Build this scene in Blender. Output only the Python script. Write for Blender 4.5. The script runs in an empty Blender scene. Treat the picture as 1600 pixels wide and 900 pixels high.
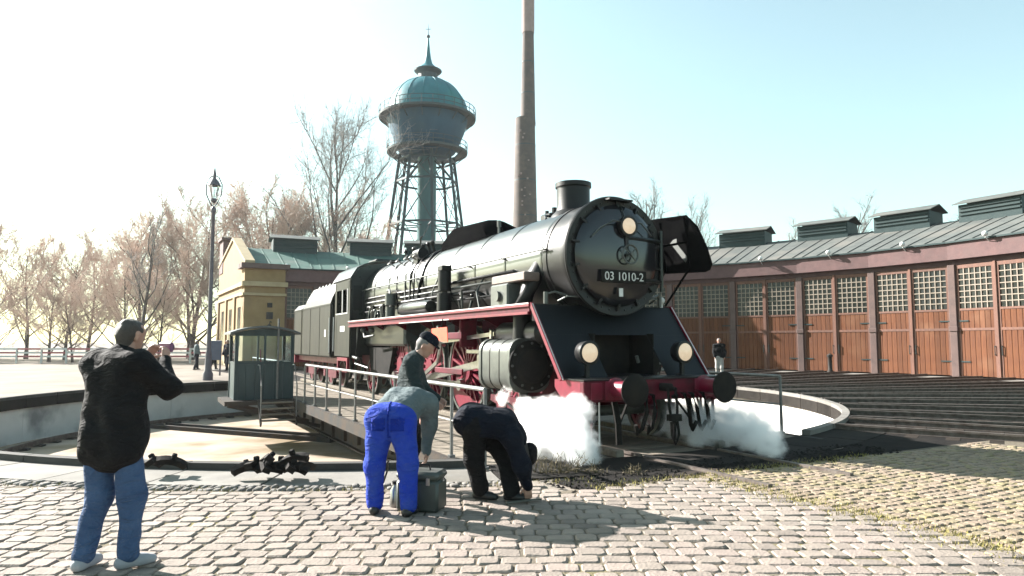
import bpy, math, random
import numpy as np
from mathutils import Vector, Matrix, Quaternion

S = bpy.context.scene
COL = S.collection
R = math.radians
PI = math.pi
random.seed(7)
rng = np.random.default_rng(7)

# ------------------------------------------------------------------ camera
cd = bpy.data.cameras.new('camera')
cam = bpy.data.objects.new('camera', cd)
COL.objects.link(cam)
cam.location = (0, 0, 1.65)
cam.rotation_euler = (R(90) + math.atan(85 / 1080), 0, 0)
cd.sensor_width = 36
cd.lens = 36 * 1080 / 1600
cd.clip_start = 0.05
cd.clip_end = 6000
S.camera = cam

# ------------------------------------------------------------------ sky, sun, exposure
SUN_EL = R(29)
SUN_AZ = math.atan2(-0.875, 0.485)          # clockwise from +Y
w = bpy.data.worlds.new('World')
S.world = w
w.use_nodes = True
nt = w.node_tree
nt.nodes.clear()
sky = nt.nodes.new('ShaderNodeTexSky')
sky.sky_type = 'NISHITA'
sky.sun_disc = False
sky.sun_elevation = SUN_EL
sky.sun_rotation = SUN_AZ
sky.altitude = 0
sky.air_density = 1.0
sky.dust_density = 1.3
sky.ozone_density = 1.0
tint = nt.nodes.new('ShaderNodeMix')
tint.data_type = 'RGBA'
tint.blend_type = 'MULTIPLY'
tint.inputs[0].default_value = 1.0
tint.inputs[7].default_value = (0.90, 1.05, 0.87, 1)
bg = nt.nodes.new('ShaderNodeBackground')
bg.inputs['Strength'].default_value = 0.074
wo = nt.nodes.new('ShaderNodeOutputWorld')
hsv = nt.nodes.new('ShaderNodeHueSaturation')
hsv.inputs['Saturation'].default_value = 0.78
nt.links.new(sky.outputs[0], hsv.inputs['Color'])
nt.links.new(hsv.outputs[0], tint.inputs[6])
nt.links.new(tint.outputs[2], bg.inputs['Color'])
nt.links.new(bg.outputs[0], wo.inputs['Surface'])

sd = bpy.data.lights.new('sun', 'SUN')
sd.energy = 5.0
sd.angle = R(0.55)
sd.color = (1.0, 0.95, 0.90)
sun = bpy.data.objects.new('sun', sd)
COL.objects.link(sun)
sv = Vector((math.sin(SUN_AZ) * math.cos(SUN_EL), math.cos(SUN_AZ) * math.cos(SUN_EL), math.sin(SUN_EL)))
sun.rotation_euler = sv.to_track_quat('Z', 'Y').to_euler()
sun.location = (-30, 20, 40)

S.view_settings.view_transform = 'Standard'
S.view_settings.look = 'None'
S.view_settings.exposure = 2.1
S.view_settings.gamma = 1
S.view_settings.use_curve_mapping = False
S.render.engine = 'CYCLES'
S.cycles.use_denoising = True
S.cycles.max_bounces = 8
S.cycles.volume_bounces = 6
S.cycles.volume_step_rate = 1.0
S.cycles.sample_clamp_indirect = 6
S.cycles.use_adaptive_sampling = True


# ------------------------------------------------------------------ helpers: tags, materials, meshes
def tag(o, label=None, cat=None, group=None, kind=None):
    if label: o['label'] = label
    if cat: o['category'] = cat
    if group: o['group'] = group
    if kind: o['kind'] = kind
    return o


def empty(name, loc=(0, 0, 0), rz=0.0, parent=None):
    o = bpy.data.objects.new(name, None)
    o.empty_display_size = 0.2
    COL.objects.link(o)
    o.location = loc
    o.rotation_euler = (0, 0, rz)
    if parent: o.parent = parent
    return o


def thing(name, label, cat, loc=(0, 0, 0), rz=0.0, group=None, kind=None):
    return tag(empty(name, loc, rz), label, cat, group, kind)


def copy_tree(o, parent=None):
    kids = list(o.children)
    c = o.copy()
    COL.objects.link(c)
    c.parent = parent
    for k in kids:
        copy_tree(k, c)
    return c


def lin(c):
    return tuple(c) + (1,) if len(c) == 3 else c


def mat(name, col, col2=None, rough=0.6, metal=0.0, scale=6.0, detail=6.0, bump=0.0, bscale=None, amount=0.5,
        rvar=0.0, stretch=None, spec=0.5, coat=0.0, coatr=0.03, perobj=0.0, trans=0.0, emit=None, patch=None, contrast=None):
    """Weathered procedural paint/stone/metal: noise mix of two colours, noise bump, optional per-object value shift."""
    m = bpy.data.materials.new(name)
    m.use_nodes = True
    n = m.node_tree.nodes
    L = m.node_tree.links
    b = n['Principled BSDF']
    b.inputs['Roughness'].default_value = rough
    b.inputs['Metallic'].default_value = metal
    b.inputs['Specular IOR Level'].default_value = spec
    b.inputs['Coat Weight'].default_value = coat
    b.inputs['Coat Roughness'].default_value = coatr
    b.inputs['Transmission Weight'].default_value = trans
    if emit:
        b.inputs['Emission Color'].default_value = lin(emit[0])
        b.inputs['Emission Strength'].default_value = emit[1]
    tc = n.new('ShaderNodeTexCoord')
    vec = tc.outputs['Object']
    if stretch:
        mp = n.new('ShaderNodeMapping')
        mp.inputs['Scale'].default_value = stretch
        L.new(vec, mp.inputs[0])
        vec = mp.outputs[0]
    no = n.new('ShaderNodeTexNoise')
    no.inputs['Scale'].default_value = scale
    no.inputs['Detail'].default_value = detail
    no.inputs['Roughness'].default_value = 0.62
    L.new(vec, no.inputs['Vector'])
    col2 = col2 or tuple(x * 0.6 for x in col)
    rp = n.new('ShaderNodeValToRGB')
    c0, c1 = contrast or (0.5 - 0.25 * (1.2 - amount), 0.5 + 0.25 * (1.2 - amount))
    rp.color_ramp.elements[0].position = c0
    rp.color_ramp.elements[1].position = c1
    rp.color_ramp.elements[0].color = lin(col)
    rp.color_ramp.elements[1].color = lin(col2)
    L.new(no.outputs['Fac'], rp.inputs[0])
    out = rp.outputs[0]
    if patch:                                   # (colour, scale, low, high): larger stains with a shape of their own
        n2 = n.new('ShaderNodeTexNoise')
        n2.inputs['Scale'].default_value = patch[1]
        n2.inputs['Detail'].default_value = 5
        gp = n.new('ShaderNodeNewGeometry')
        L.new(gp.outputs['Position'], n2.inputs['Vector'])
        r2 = n.new('ShaderNodeMapRange')
        r2.inputs[1].default_value = patch[2]
        r2.inputs[2].default_value = patch[3]
        L.new(n2.outputs['Fac'], r2.inputs[0])
        mx = n.new('ShaderNodeMix')
        mx.data_type = 'RGBA'
        L.new(r2.outputs[0], mx.inputs[0])
        L.new(out, mx.inputs[6])
        mx.inputs[7].default_value = lin(patch[0])
        out = mx.outputs[2]
    if perobj:
        oi = n.new('ShaderNodeObjectInfo')
        mr = n.new('ShaderNodeMapRange')
        mr.inputs[3].default_value = 1 - perobj
        mr.inputs[4].default_value = 1 + perobj * 0.7
        L.new(oi.outputs['Random'], mr.inputs[0])
        hs = n.new('ShaderNodeHueSaturation')
        L.new(mr.outputs[0], hs.inputs['Value'])
        L.new(out, hs.inputs['Color'])
        out = hs.outputs[0]
    L.new(out, b.inputs['Base Color'])
    if rvar:
        mr2 = n.new('ShaderNodeMapRange')
        mr2.inputs[3].default_value = max(0.02, rough - rvar)
        mr2.inputs[4].default_value = min(1, rough + rvar)
        L.new(no.outputs['Fac'], mr2.inputs[0])
        L.new(mr2.outputs[0], b.inputs['Roughness'])
    if bump:
        nb = n.new('ShaderNodeTexNoise')
        nb.inputs['Scale'].default_value = bscale or scale * 3
        nb.inputs['Detail'].default_value = 8
        L.new(vec, nb.inputs['Vector'])
        bp = n.new('ShaderNodeBump')
        bp.inputs['Strength'].default_value = bump
        bp.inputs['Distance'].default_value = 0.02
        L.new(nb.outputs['Fac'], bp.inputs['Height'])
        L.new(bp.outputs[0], b.inputs['Normal'])
    return m


def attr_mat(name, cols, rough=0.85, scale=5.0, bump=0.5, bscale=40):
    """Stone: colour picked per piece from the face attribute 'shade' and mixed with grain noise."""
    m = mat(name, cols[0], cols[1], rough, scale=scale, bump=bump, bscale=bscale, spec=.25, patch=(tuple(x * .6 for x in cols[0]), .9, .55, .75))
    n = m.node_tree.nodes
    L = m.node_tree.links
    ge = n.new('ShaderNodeNewGeometry')
    for nd in n:
        if nd.type == 'TEX_NOISE': L.new(ge.outputs['Position'], nd.inputs['Vector'])
    b = n['Principled BSDF']
    at = n.new('ShaderNodeAttribute')
    at.attribute_name = 'shade'
    rp = n.new('ShaderNodeValToRGB')
    els = rp.color_ramp.elements
    els[0].color = lin(cols[0])
    els[1].color = lin(cols[-1])
    for i in range(1, len(cols) - 1):
        e = els.new(i / (len(cols) - 1))
        e.color = lin(cols[i])
    L.new(at.outputs['Fac'], rp.inputs[0])
    src = b.inputs['Base Color'].links[0].from_socket
    mx = n.new('ShaderNodeMix')
    mx.data_type = 'RGBA'
    mx.inputs[0].default_value = 0.5
    L.new(src, mx.inputs[6])
    L.new(rp.outputs[0], mx.inputs[7])
    L.new(mx.outputs[2], b.inputs['Base Color'])
    return m


class MB:
    def __init__(s):
        s.v = []
        s.f = []

    def add(s, vs, fs):
        o = len(s.v)
        s.v += [tuple(p) for p in vs]
        s.f += [tuple(i + o for i in f) for f in fs]
        return s

    def box(s, x0, x1, y0, y1, z0, z1):
        vs = [(x0, y0, z0), (x1, y0, z0), (x1, y1, z0), (x0, y1, z0), (x0, y0, z1), (x1, y0, z1), (x1, y1, z1), (x0, y1, z1)]
        return s.add(vs, [(0, 3, 2, 1), (4, 5, 6, 7), (0, 1, 5, 4), (1, 2, 6, 5), (2, 3, 7, 6), (3, 0, 4, 7)])

    def cbox(s, x0, x1, y0, y1, z0, z1, b=0.02):
        """box with chamfered edges along all sides (cheap bevel)"""
        b = min(b, (x1 - x0) / 2.1, (y1 - y0) / 2.1, (z1 - z0) / 2.1)
        pts = []
        idx = {}
        for ix, X in enumerate((x0, x1)):
            for iy, Y in enumerate((y0, y1)):
                for iz, Z in enumerate((z0, z1)):
                    sx, sy, sz = (1, -1)[ix], (1, -1)[iy], (1, -1)[iz]
                    idx[ix, iy, iz, 'x'] = len(pts); pts.append((X, Y + sy * b, Z + sz * b))
                    idx[ix, iy, iz, 'y'] = len(pts); pts.append((X + sx * b, Y, Z + sz * b))
                    idx[ix, iy, iz, 'z'] = len(pts); pts.append((X + sx * b, Y + sy * b, Z))
        F = []
        def q(*k): F.append(tuple(idx[t] for t in k))
        for i in (0, 1):
            q((i, 0, 0, 'x'), (i, 1, 0, 'x'), (i, 1, 1, 'x'), (i, 0, 1, 'x'))
            q((0, i, 0, 'y'), (1, i, 0, 'y'), (1, i, 1, 'y'), (0, i, 1, 'y'))
            q((0, 0, i, 'z'), (1, 0, i, 'z'), (1, 1, i, 'z'), (0, 1, i, 'z'))
            for j in (0, 1):
                q((i, j, 0, 'x'), (i, j, 1, 'x'), (i, j, 1, 'y'), (i, j, 0, 'y'))
                q((i, 0, j, 'x'), (i, 1, j, 'x'), (i, 1, j, 'z'), (i, 0, j, 'z'))
                q((0, i, j, 'y'), (1, i, j, 'y'), (1, i, j, 'z'), (0, i, j, 'z'))
                for k in (0, 1):
                    q((i, j, k, 'x'), (i, j, k, 'y'), (i, j, k, 'z'))
        return s.add(pts, F)

    def ring(s, c, ax, r, n, ph=0.0):
        ax = Vector(ax).normalized()
        t = Vector((0, 0, 1)) if abs(ax.z) < 0.9 else Vector((1, 0, 0))
        a = ax.cross(t).normalized()
        b = ax.cross(a)
        return [Vector(c) + (a * math.cos(ph + 2 * PI * i / n) + b * math.sin(ph + 2 * PI * i / n)) * r for i in range(n)]

    def cyl(s, p0, p1, r0, r1=None, n=16, caps=True):
        r1 = r0 if r1 is None else r1
        ax = Vector(p1) - Vector(p0)
        if ax.length < 1e-6: return s
        A = s.ring(p0, ax, r0, n) + s.ring(p1, ax, r1, n)
        F = [(i, (i + 1) % n, n + (i + 1) % n, n + i) for i in range(n)]
        if caps: F += [tuple(range(n - 1, -1, -1)), tuple(range(n, 2 * n))]
        return s.add(A, F)

    def tube(s, pts, r, n=8):
        P = [Vector(p) for p in pts]
        rings = []
        for i, p in enumerate(P):
            d = (P[min(i + 1, len(P) - 1)] - P[max(i - 1, 0)])
            rr = r[i] if hasattr(r, '__len__') else r
            rings += s.ring(p, d, rr, n)
        F = []
        for k in range(len(P) - 1):
            for i in range(n):
                F.append((k * n + i, k * n + (i + 1) % n, (k + 1) * n + (i + 1) % n, (k + 1) * n + i))
        F += [tuple(range(n - 1, -1, -1)), tuple(range((len(P) - 1) * n, len(P) * n))]
        return s.add(rings, F)

    def lathe(s, prof, o=(0, 0, 0), ax=(0, 0, 1), n=32, close=False):
        """prof: list of (radius, height along axis)"""
        ax = Vector(ax).normalized()
        vs = []
        for r, h in prof:
            vs += s.ring(Vector(o) + ax * h, ax, max(r, 1e-4), n)
        F = []
        m = len(prof)
        for k in range(m - 1 + (1 if close else 0)):
            k2 = (k + 1) % m
            for i in range(n):
                F.append((k * n + i, k * n + (i + 1) % n, k2 * n + (i + 1) % n, k2 * n + i))
        return s.add(vs, F)

    def prism(s, poly, a0, a1, plane='xz'):
        """extrude a 2D polygon; plane 'xz' extrudes along y, 'yz' along x, 'xy' along z"""
        n = len(poly)
        def P(p, a):
            return {'xz': (p[0], a, p[1]), 'yz': (a, p[0], p[1]), 'xy': (p[0], p[1], a)}[plane]
        vs = [P(p, a0) for p in poly] + [P(p, a1) for p in poly]
        F = [tuple(range(n)), tuple(range(2 * n - 1, n - 1, -1))]
        F += [(i, n + i, n + (i + 1) % n, (i + 1) % n) for i in range(n)]
        return s.add(vs, F)

    def bar(s, p0, p1, w, h, up=(0, 0, 1)):
        """rectangular bar between two points"""
        p0 = Vector(p0); p1 = Vector(p1)
        d = (p1 - p0).normalized()
        u = Vector(up)
        if abs(d.dot(u)) > 0.98: u = Vector((1, 0, 0))
        a = d.cross(u).normalized() * w / 2
        b = a.cross(d).normalized() * h / 2
        vs = [p + x * a + y * b for p in (p0, p1) for x, y in ((-1, -1), (1, -1), (1, 1), (-1, 1))]
        return s.add(vs, [(0, 1, 2, 3), (7, 6, 5, 4), (0, 4, 5, 1), (1, 5, 6, 2), (2, 6, 7, 3), (3, 7, 4, 0)])

    def ball(s, c, r, n=12, m=8, sc=(1, 1, 1)):
        vs = []
        for j in range(1, m):
            t = PI * j / m
            for i in range(n):
                a = 2 * PI * i / n
                vs.append((c[0] + sc[0] * r * math.sin(t) * math.cos(a), c[1] + sc[1] * r * math.sin(t) * math.sin(a), c[2] + sc[2] * r * math.cos(t)))
        top = len(vs); vs.append((c[0], c[1], c[2] + sc[2] * r))
        bot = len(vs); vs.append((c[0], c[1], c[2] - sc[2] * r))
        F = []
        for j in range(m - 2):
            for i in range(n):
                F.append((j * n + i, (j + 1) * n + i, (j + 1) * n + (i + 1) % n, j * n + (i + 1) % n))
        for i in range(n):
            F.append((top, i, (i + 1) % n))
            F.append((bot, (m - 2) * n + (i + 1) % n, (m - 2) * n + i))
        return s.add(vs, F)

    def mesh(s, name, smooth=None):
        me = bpy.data.meshes.new(name)
        me.from_pydata([tuple(p) for p in s.v], [], s.f)
        fix_normals(me)
        if smooth is not None:
            me.polygons.foreach_set('use_smooth', [True] * len(me.polygons))
            me.set_sharp_from_angle(angle=R(smooth))
        return me

    def build(s, name, m, parent=None, smooth=None, loc=None):
        me = s.mesh(name, smooth)
        me.materials.append(m)
        return link(name, me, parent, loc)


def fix_normals(me):
    import bmesh
    bm = bmesh.new()
    bm.from_mesh(me)
    bmesh.ops.recalc_face_normals(bm, faces=bm.faces)
    bm.to_mesh(me)
    bm.free()


def link(name, me, parent=None, loc=None):
    o = bpy.data.objects.new(name, me)
    COL.objects.link(o)
    if parent: o.parent = parent
    if loc: o.location = loc
    return o


def part(name, m, parent, fn, smooth=None):
    b = MB()
    fn(b)
    return b.build(name, m, parent, smooth)


def text_mesh(txt, size, depth, m, name, parent, mtx, align='CENTER'):
    cu = bpy.data.curves.new('txt', 'FONT')
    cu.body = txt
    cu.size = size
    cu.extrude = depth
    cu.align_x = align
    cu.align_y = 'CENTER'
    o = bpy.data.objects.new('txt', cu)
    COL.objects.link(o)
    dg = bpy.context.evaluated_depsgraph_get()
    me = bpy.data.meshes.new_from_object(o.evaluated_get(dg))
    bpy.data.objects.remove(o)
    me.transform(mtx)
    me.materials.clear()
    me.materials.append(m)
    return link(name, me, parent)


# ------------------------------------------------------------------ materials
M = {}
M['black_gloss'] = mat('black_gloss', (0.012, 0.0156, 0.0144), (0.006, 0.0078, 0.0078), rough=0.30, scale=3, rvar=0.10, bump=0.03, bscale=14, coat=0.1, spec=0.35)
M['boiler'] = mat('boiler', (0.014, 0.0182, 0.0168), (0.0098, 0.0126, 0.01155), rough=0.36, scale=1.4, rvar=0.06, bump=0.05, bscale=5, coat=0.55, spec=0.8, stretch=(0.6, 1, 1), coatr=0.3)
M['black_satin'] = mat('black_satin', (0.0065, 0.00715, 0.0078), (0.0117, 0.01105, 0.01105), rough=0.42, scale=4, rvar=0.1, bump=0.05, bscale=25, spec=0.25)
M['black_matte'] = mat('black_matte', (0.010, 0.010, 0.010), (0.020, 0.018, 0.016), rough=0.75, scale=5, bump=0.15, bscale=30, spec=0.08)
M['front_paint'] = mat('front_paint', (0.00384, 0.00576, 0.00768), (0.005376, 0.006912, 0.008448), rough=0.42, scale=3, rvar=0.08, bump=0.03, bscale=10, spec=0.25)
M['door_paint'] = mat('door_paint', (0.008, 0.009, 0.011), (0.012, 0.012, 0.014), rough=0.16, scale=2.5, rvar=0.05, bump=0.02, bscale=6, spec=0.6)
M['soot'] = mat('soot', (0.004, 0.004, 0.0045), (0.007, 0.007, 0.007), rough=1.0, scale=5, spec=0.0)
M['red'] = mat('red', (0.1674, 0.00651, 0.02558), (0.1116, 0.00558, 0.0186), rough=0.42, scale=5, rvar=0.1, amount=0.6, spec=0.4)
M['red_dirty'] = mat('red_dirty', (0.1248, 0.00768, 0.0216), (0.0336, 0.00672, 0.00864), rough=0.6, scale=4, amount=0.3, bump=0.1, spec=0.2)
M['orange'] = mat('orange', (0.6375, 0.0675, 0.015), (0.525, 0.045, 0.015), rough=0.5, scale=6)
M['steel'] = mat('steel', (0.385, 0.378, 0.364), (0.252, 0.238, 0.231), rough=0.32, metal=0.9, scale=8, rvar=0.12)
M['steel_dull'] = mat('steel_dull', (0.1, 0.1075, 0.1), (0.06, 0.065, 0.06), rough=0.42, metal=0.25, scale=4, rvar=0.1, bump=0.08, bscale=12, spec=0.4)
M['rail'] = mat('rail', (0.143, 0.121, 0.1045), (0.066, 0.04675, 0.0385), rough=0.6, metal=0.3, scale=8, bump=0.2)
M['rail_top'] = mat('rail_top', (0.45, 0.43, 0.42), (0.26, 0.22, 0.20), rough=0.35, metal=0.7, scale=6)
M['white'] = mat('white', (0.624, 0.624, 0.608), (0.48, 0.48, 0.464), rough=0.5)
M['lens'] = mat('lens', (0.44, 0.37, 0.28), (0.38, 0.31, 0.235), rough=0.12, scale=14, emit=((1.0, 0.74, 0.50), 0.12))
M['glass'] = mat('glass', (0.012, 0.014, 0.016), (0.024, 0.026, 0.027), rough=0.18, scale=2.5, perobj=0.4, spec=0.3)
M['coal'] = mat('coal', (0.008, 0.008, 0.009), (0.02, 0.02, 0.02), rough=0.5, scale=12, bump=0.9, bscale=12, spec=0.2)
M['tender'] = mat('tender', (0.0216, 0.02232, 0.01872), (0.01368, 0.0144, 0.01224), rough=0.42, scale=1.6, rvar=0.1, bump=0.06, bscale=8, stretch=(1, 1, 0.35), spec=0.2)
M['grey_rail'] = mat('grey_rail', (0.18, 0.186, 0.186), (0.12, 0.114, 0.108), rough=0.5, metal=0.3, scale=9, rvar=0.1)
M['girder'] = mat('girder', (0.035, 0.038, 0.040), (0.060, 0.045, 0.035), rough=0.7, scale=3, bump=0.15, spec=0.1)
M['booth'] = mat('booth', (0.039, 0.06, 0.0648), (0.027, 0.042, 0.0456), rough=0.5, scale=3, rvar=0.1, stretch=(1, 1, 0.3), perobj=0.1, spec=0.25)
M['booth_roof'] = mat('booth_roof', (0.055, 0.065, 0.07), (0.09, 0.10, 0.10), rough=0.6, scale=5)
M['plank'] = mat('plank', (0.2232, 0.1922, 0.155), (0.1364, 0.1147, 0.093), rough=0.85, scale=5, stretch=(5, 0.7, 2), bump=0.4, bscale=22, perobj=0.28, spec=0.15)
M['sleeper'] = mat('sleeper', (0.024, 0.0198, 0.0168), (0.045, 0.036, 0.03), rough=0.95, spec=0.1, scale=5, stretch=(1, 6, 3), bump=0.5, perobj=0.3)
M['door_wood'] = mat('door_wood', (0.1416, 0.05276, 0.0216), (0.0955, 0.03322, 0.01512), rough=0.7, scale=3.2, stretch=(4, 4, 0.5), bump=0.25, bscale=20, perobj=0.2, patch=((0.1769, 0.086, 0.04752), 0.55, 0.55, 0.8), spec=0.2)
M['door_frame'] = mat('door_frame', (0.15, 0.0625, 0.0375), (0.1, 0.0425, 0.0275), rough=0.7, scale=4, stretch=(2, 2, 0.5), perobj=0.12)
M['lattice'] = mat('lattice', (0.2579, 0.2133, 0.1637), (0.1984, 0.1587, 0.124), rough=0.65, scale=6)
M['brick_band'] = mat('brick_band', (0.132, 0.0715, 0.06875), (0.0935, 0.05225, 0.05225), rough=0.85, scale=3, bump=0.3, bscale=22, patch=((0.11, 0.066, 0.06325), 0.8, 0.5, 0.72))
M['stone_post'] = mat('stone_post', (0.12, 0.075, 0.065), (0.085, 0.055, 0.05), rough=0.8, scale=3, bump=0.2, bscale=15)
M['plaster'] = mat('plaster', (0.2656, 0.1771, 0.07905), (0.2182, 0.1383, 0.06127), rough=0.9, scale=1.4, bump=0.15, bscale=18, patch=((0.1897, 0.1296, 0.06719), 0.5, 0.55, 0.75))
M['plaster_trim'] = mat('plaster_trim', (0.3844, 0.3038, 0.1798), (0.31, 0.2356, 0.1364), rough=0.9, scale=2, bump=0.1)
M['roof_felt'] = mat('roof_felt', (0.102, 0.111, 0.105), (0.072, 0.078, 0.075), rough=0.8, scale=1.2, bump=0.15, bscale=10, stretch=(1, 1, 1), patch=((0.132, 0.126, 0.114), 0.35, 0.5, 0.7), spec=0.25)
M['roof_green'] = mat('roof_green', (0.0713, 0.1457, 0.1209), (0.0527, 0.1023, 0.0899), rough=0.7, scale=1.0, bump=0.1, patch=((0.1364, 0.1612, 0.1426), 0.3, 0.5, 0.7), spec=0.25)
M['vent'] = mat('vent', (0.021, 0.039, 0.0408), (0.03, 0.048, 0.048), rough=0.6, scale=3, spec=0.2)
M['tower_copper'] = mat('tower_copper', (0.0315, 0.1694, 0.1984), (0.02363, 0.1181, 0.1498), rough=0.55, scale=0.5, bump=0.05, patch=((0.0525, 0.2126, 0.1944), 0.25, 0.5, 0.7), spec=0.3)
M['tower_steel'] = mat('tower_steel', (0.03024, 0.0805, 0.1247), (0.02117, 0.056, 0.09072), rough=0.6, scale=0.6, stretch=(1, 1, 0.3), bump=0.06, patch=((0.0378, 0.0735, 0.0945), 0.4, 0.55, 0.8), spec=0.25)
M['tower_pipe'] = mat('tower_pipe', (0.04781, 0.1496, 0.1694), (0.03375, 0.1024, 0.1181), rough=0.5, scale=0.8, stretch=(1, 1, 0.25))
M['tower_iron'] = mat('tower_iron', (0.035, 0.0525, 0.0595), (0.0525, 0.0665, 0.07), rough=0.65, scale=2)
M['chimney_brick'] = mat('chimney_brick', (0.1155, 0.091, 0.0805), (0.0805, 0.07, 0.0665), rough=0.9, scale=1.0, bump=0.2, bscale=7, patch=((0.182, 0.14, 0.1155), 0.5, 0.6, 0.8))
M['chimney_new'] = mat('chimney_new', (0.28, 0.217, 0.203), (0.231, 0.175, 0.1645), rough=0.9, scale=1.5)
M['concrete'] = mat('concrete', (0.216, 0.204, 0.186), (0.156, 0.147, 0.135), rough=0.9, scale=2.2, bump=0.3, bscale=26, perobj=0.12, patch=((0.132, 0.12, 0.102), 0.8, 0.55, 0.75), spec=0.2)
M['kerb'] = mat('kerb', (0.065, 0.0625, 0.06), (0.045, 0.043, 0.04), rough=0.85, scale=3, bump=0.3, perobj=0.1, spec=0.2)  # dark tone puts the shade on the kerb's outer face into the colour
M['tar_slab'] = mat('tar_slab', (0.0175, 0.0161, 0.0147), (0.02975, 0.02625, 0.0231), rough=0.95, scale=2.2, bump=0.4, bscale=26, perobj=0.25, spec=0.1, patch=((0.00875, 0.00805, 0.0077), 0.8, 0.5, 0.7))
M['pit_wall'] = mat('pit_wall', (0.6068, 0.5986, 0.574), (0.5084, 0.5002, 0.4756), rough=0.85, scale=0.9, bump=0.15, bscale=14, patch=((0.20, 0.20, 0.20), 0.7, 0.52, 0.70))
M['pit_floor'] = mat('pit_floor', (0.36, 0.2952, 0.2376), (0.288, 0.2376, 0.1836), rough=0.95, scale=0.8, bump=0.3, bscale=18, patch=((0.17, 0.125, 0.07), 0.55, 0.46, 0.68), spec=0.15)
M['ground'] = mat('ground', (0.24, 0.21, 0.18), (0.174, 0.15, 0.126), rough=0.95, scale=0.5, bump=0.3, bscale=8, patch=((0.12, 0.105, 0.09), 0.12, 0.52, 0.7), spec=0.1)
M['cinder'] = mat('cinder', (0.0112, 0.0105, 0.0105), (0.0238, 0.021, 0.0189), rough=1.0, scale=2.5, detail=9, bump=0.8, bscale=22, spec=0.08, patch=((0.0385, 0.0329, 0.028), 0.35, 0.58, 0.8))
M['joint'] = mat('joint', (0.150, 0.126, 0.100), (0.115, 0.100, 0.076), rough=1.0, scale=2.2, bump=0.6, bscale=40, spec=0.1, patch=((0.20, 0.175, 0.07), 0.55, 0.56, 0.72))
M['cobble'] = attr_mat('cobble', [(0.145, 0.122, 0.107), (0.255, 0.215, 0.183), (0.285, 0.226, 0.20), (0.215, 0.185, 0.157), (0.33, 0.282, 0.248)])
M['sett'] = attr_mat('sett', [(0.1674, 0.1302, 0.093), (0.248, 0.1922, 0.1488), (0.2232, 0.1984, 0.093), (0.2728, 0.217, 0.1798)])
M['rough_stone'] = attr_mat('rough_stone', [(0.096, 0.087, 0.078), (0.204, 0.192, 0.18), (0.132, 0.12, 0.111), (0.252, 0.24, 0.222)])
M['bark_grey'] = mat('bark_grey', (0.128, 0.12, 0.112), (0.08, 0.076, 0.072), rough=0.9, scale=5, perobj=0.15)
M['bark_dark'] = mat('bark_dark', (0.10, 0.085, 0.075), (0.06, 0.05, 0.045), rough=0.9, scale=5, perobj=0.15)
M['twig_tan'] = mat('twig_tan', (0.6, 0.468, 0.384), (0.456, 0.342, 0.288), rough=0.9, scale=0.25, perobj=0.15)
M['twig_grey'] = mat('twig_grey', (0.27, 0.25, 0.235), (0.20, 0.185, 0.175), rough=0.9, scale=0.5, perobj=0.1)
M['skin'] = mat('skin', (0.375, 0.2175, 0.165), (0.3225, 0.18, 0.135), rough=0.55, scale=20)
M['lamp_iron'] = mat('lamp_iron', (0.114, 0.0969, 0.114), (0.0798, 0.0684, 0.0798), rough=0.5, scale=5)
M['pink_panel'] = mat('pink_panel', (0.315, 0.112, 0.126), (0.238, 0.084, 0.098), rough=0.6)


def clear_glass(name, col=(0.9, 0.95, 0.95)):
    m = bpy.data.materials.new(name)
    m.use_nodes = True
    n = m.node_tree.nodes
    L = m.node_tree.links
    n.remove(n['Principled BSDF'])
    t = n.new('ShaderNodeBsdfTransparent'); t.inputs[0].default_value = lin(col)
    g = n.new('ShaderNodeBsdfGlossy'); g.inputs['Roughness'].default_value = 0.05
    f = n.new('ShaderNodeFresnel'); f.inputs[0].default_value = 1.45
    mx = n.new('ShaderNodeMixShader')
    L.new(f.outputs[0], mx.inputs[0]); L.new(t.outputs[0], mx.inputs[1]); L.new(g.outputs[0], mx.inputs[2])
    L.new(mx.outputs[0], n['Material Output'].inputs['Surface'])
    return m


M['pane'] = clear_glass('pane')

# ------------------------------------------------------------------ layout frames
CX, CY = -2.93, 20.78            # turntable centre
PHI = R(28)                      # bridge / locomotive axis
OX, OY = 2.56, 10.45             # front buffers, rail centre
RZ = R(90) + PHI
PIT_R, COP_R = 11.6, 12.6
PIT_Z = -1.3


def l2w(u, v, z=0.0):
    return (OX - math.sin(PHI) * u - math.cos(PHI) * v, OY + math.cos(PHI) * u - math.sin(PHI) * v, z)


def w2l(x, y):
    dx, dy = x - OX, y - OY
    return (-math.sin(PHI) * dx + math.cos(PHI) * dy, -math.cos(PHI) * dx - math.sin(PHI) * dy)


def sector(b, r0, r1, a0, a1, z0, z1, n=8, cx=0.0, cy=0.0):
    """solid ring sector"""
    vs = []
    for i in range(n + 1):
        a = a0 + (a1 - a0) * i / n
        c, s_ = math.cos(a), math.sin(a)
        vs += [(cx + r0 * c, cy + r0 * s_, z0), (cx + r1 * c, cy + r1 * s_, z0), (cx + r1 * c, cy + r1 * s_, z1), (cx + r0 * c, cy + r0 * s_, z1)]
    F = []
    for i in range(n):
        o = i * 4
        for k in range(4):
            F.append((o + k, o + (k + 1) % 4, o + 4 + (k + 1) % 4, o + 4 + k))
    F += [(0, 1, 2, 3), (n * 4 + 3, n * 4 + 2, n * 4 + 1, n * 4)]
    b.add(vs, F)


def flat_ring(b, r0, r1, a0, a1, z, n=48):
    vs = []
    for i in range(n + 1):
        a = a0 + (a1 - a0) * i / n
        vs += [(r0 * math.cos(a), r0 * math.sin(a), z), (r1 * math.cos(a), r1 * math.sin(a), z)]
    b.add(vs, [(2 * i, 2 * i + 1, 2 * i + 3, 2 * i + 2) for i in range(n)])


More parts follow.
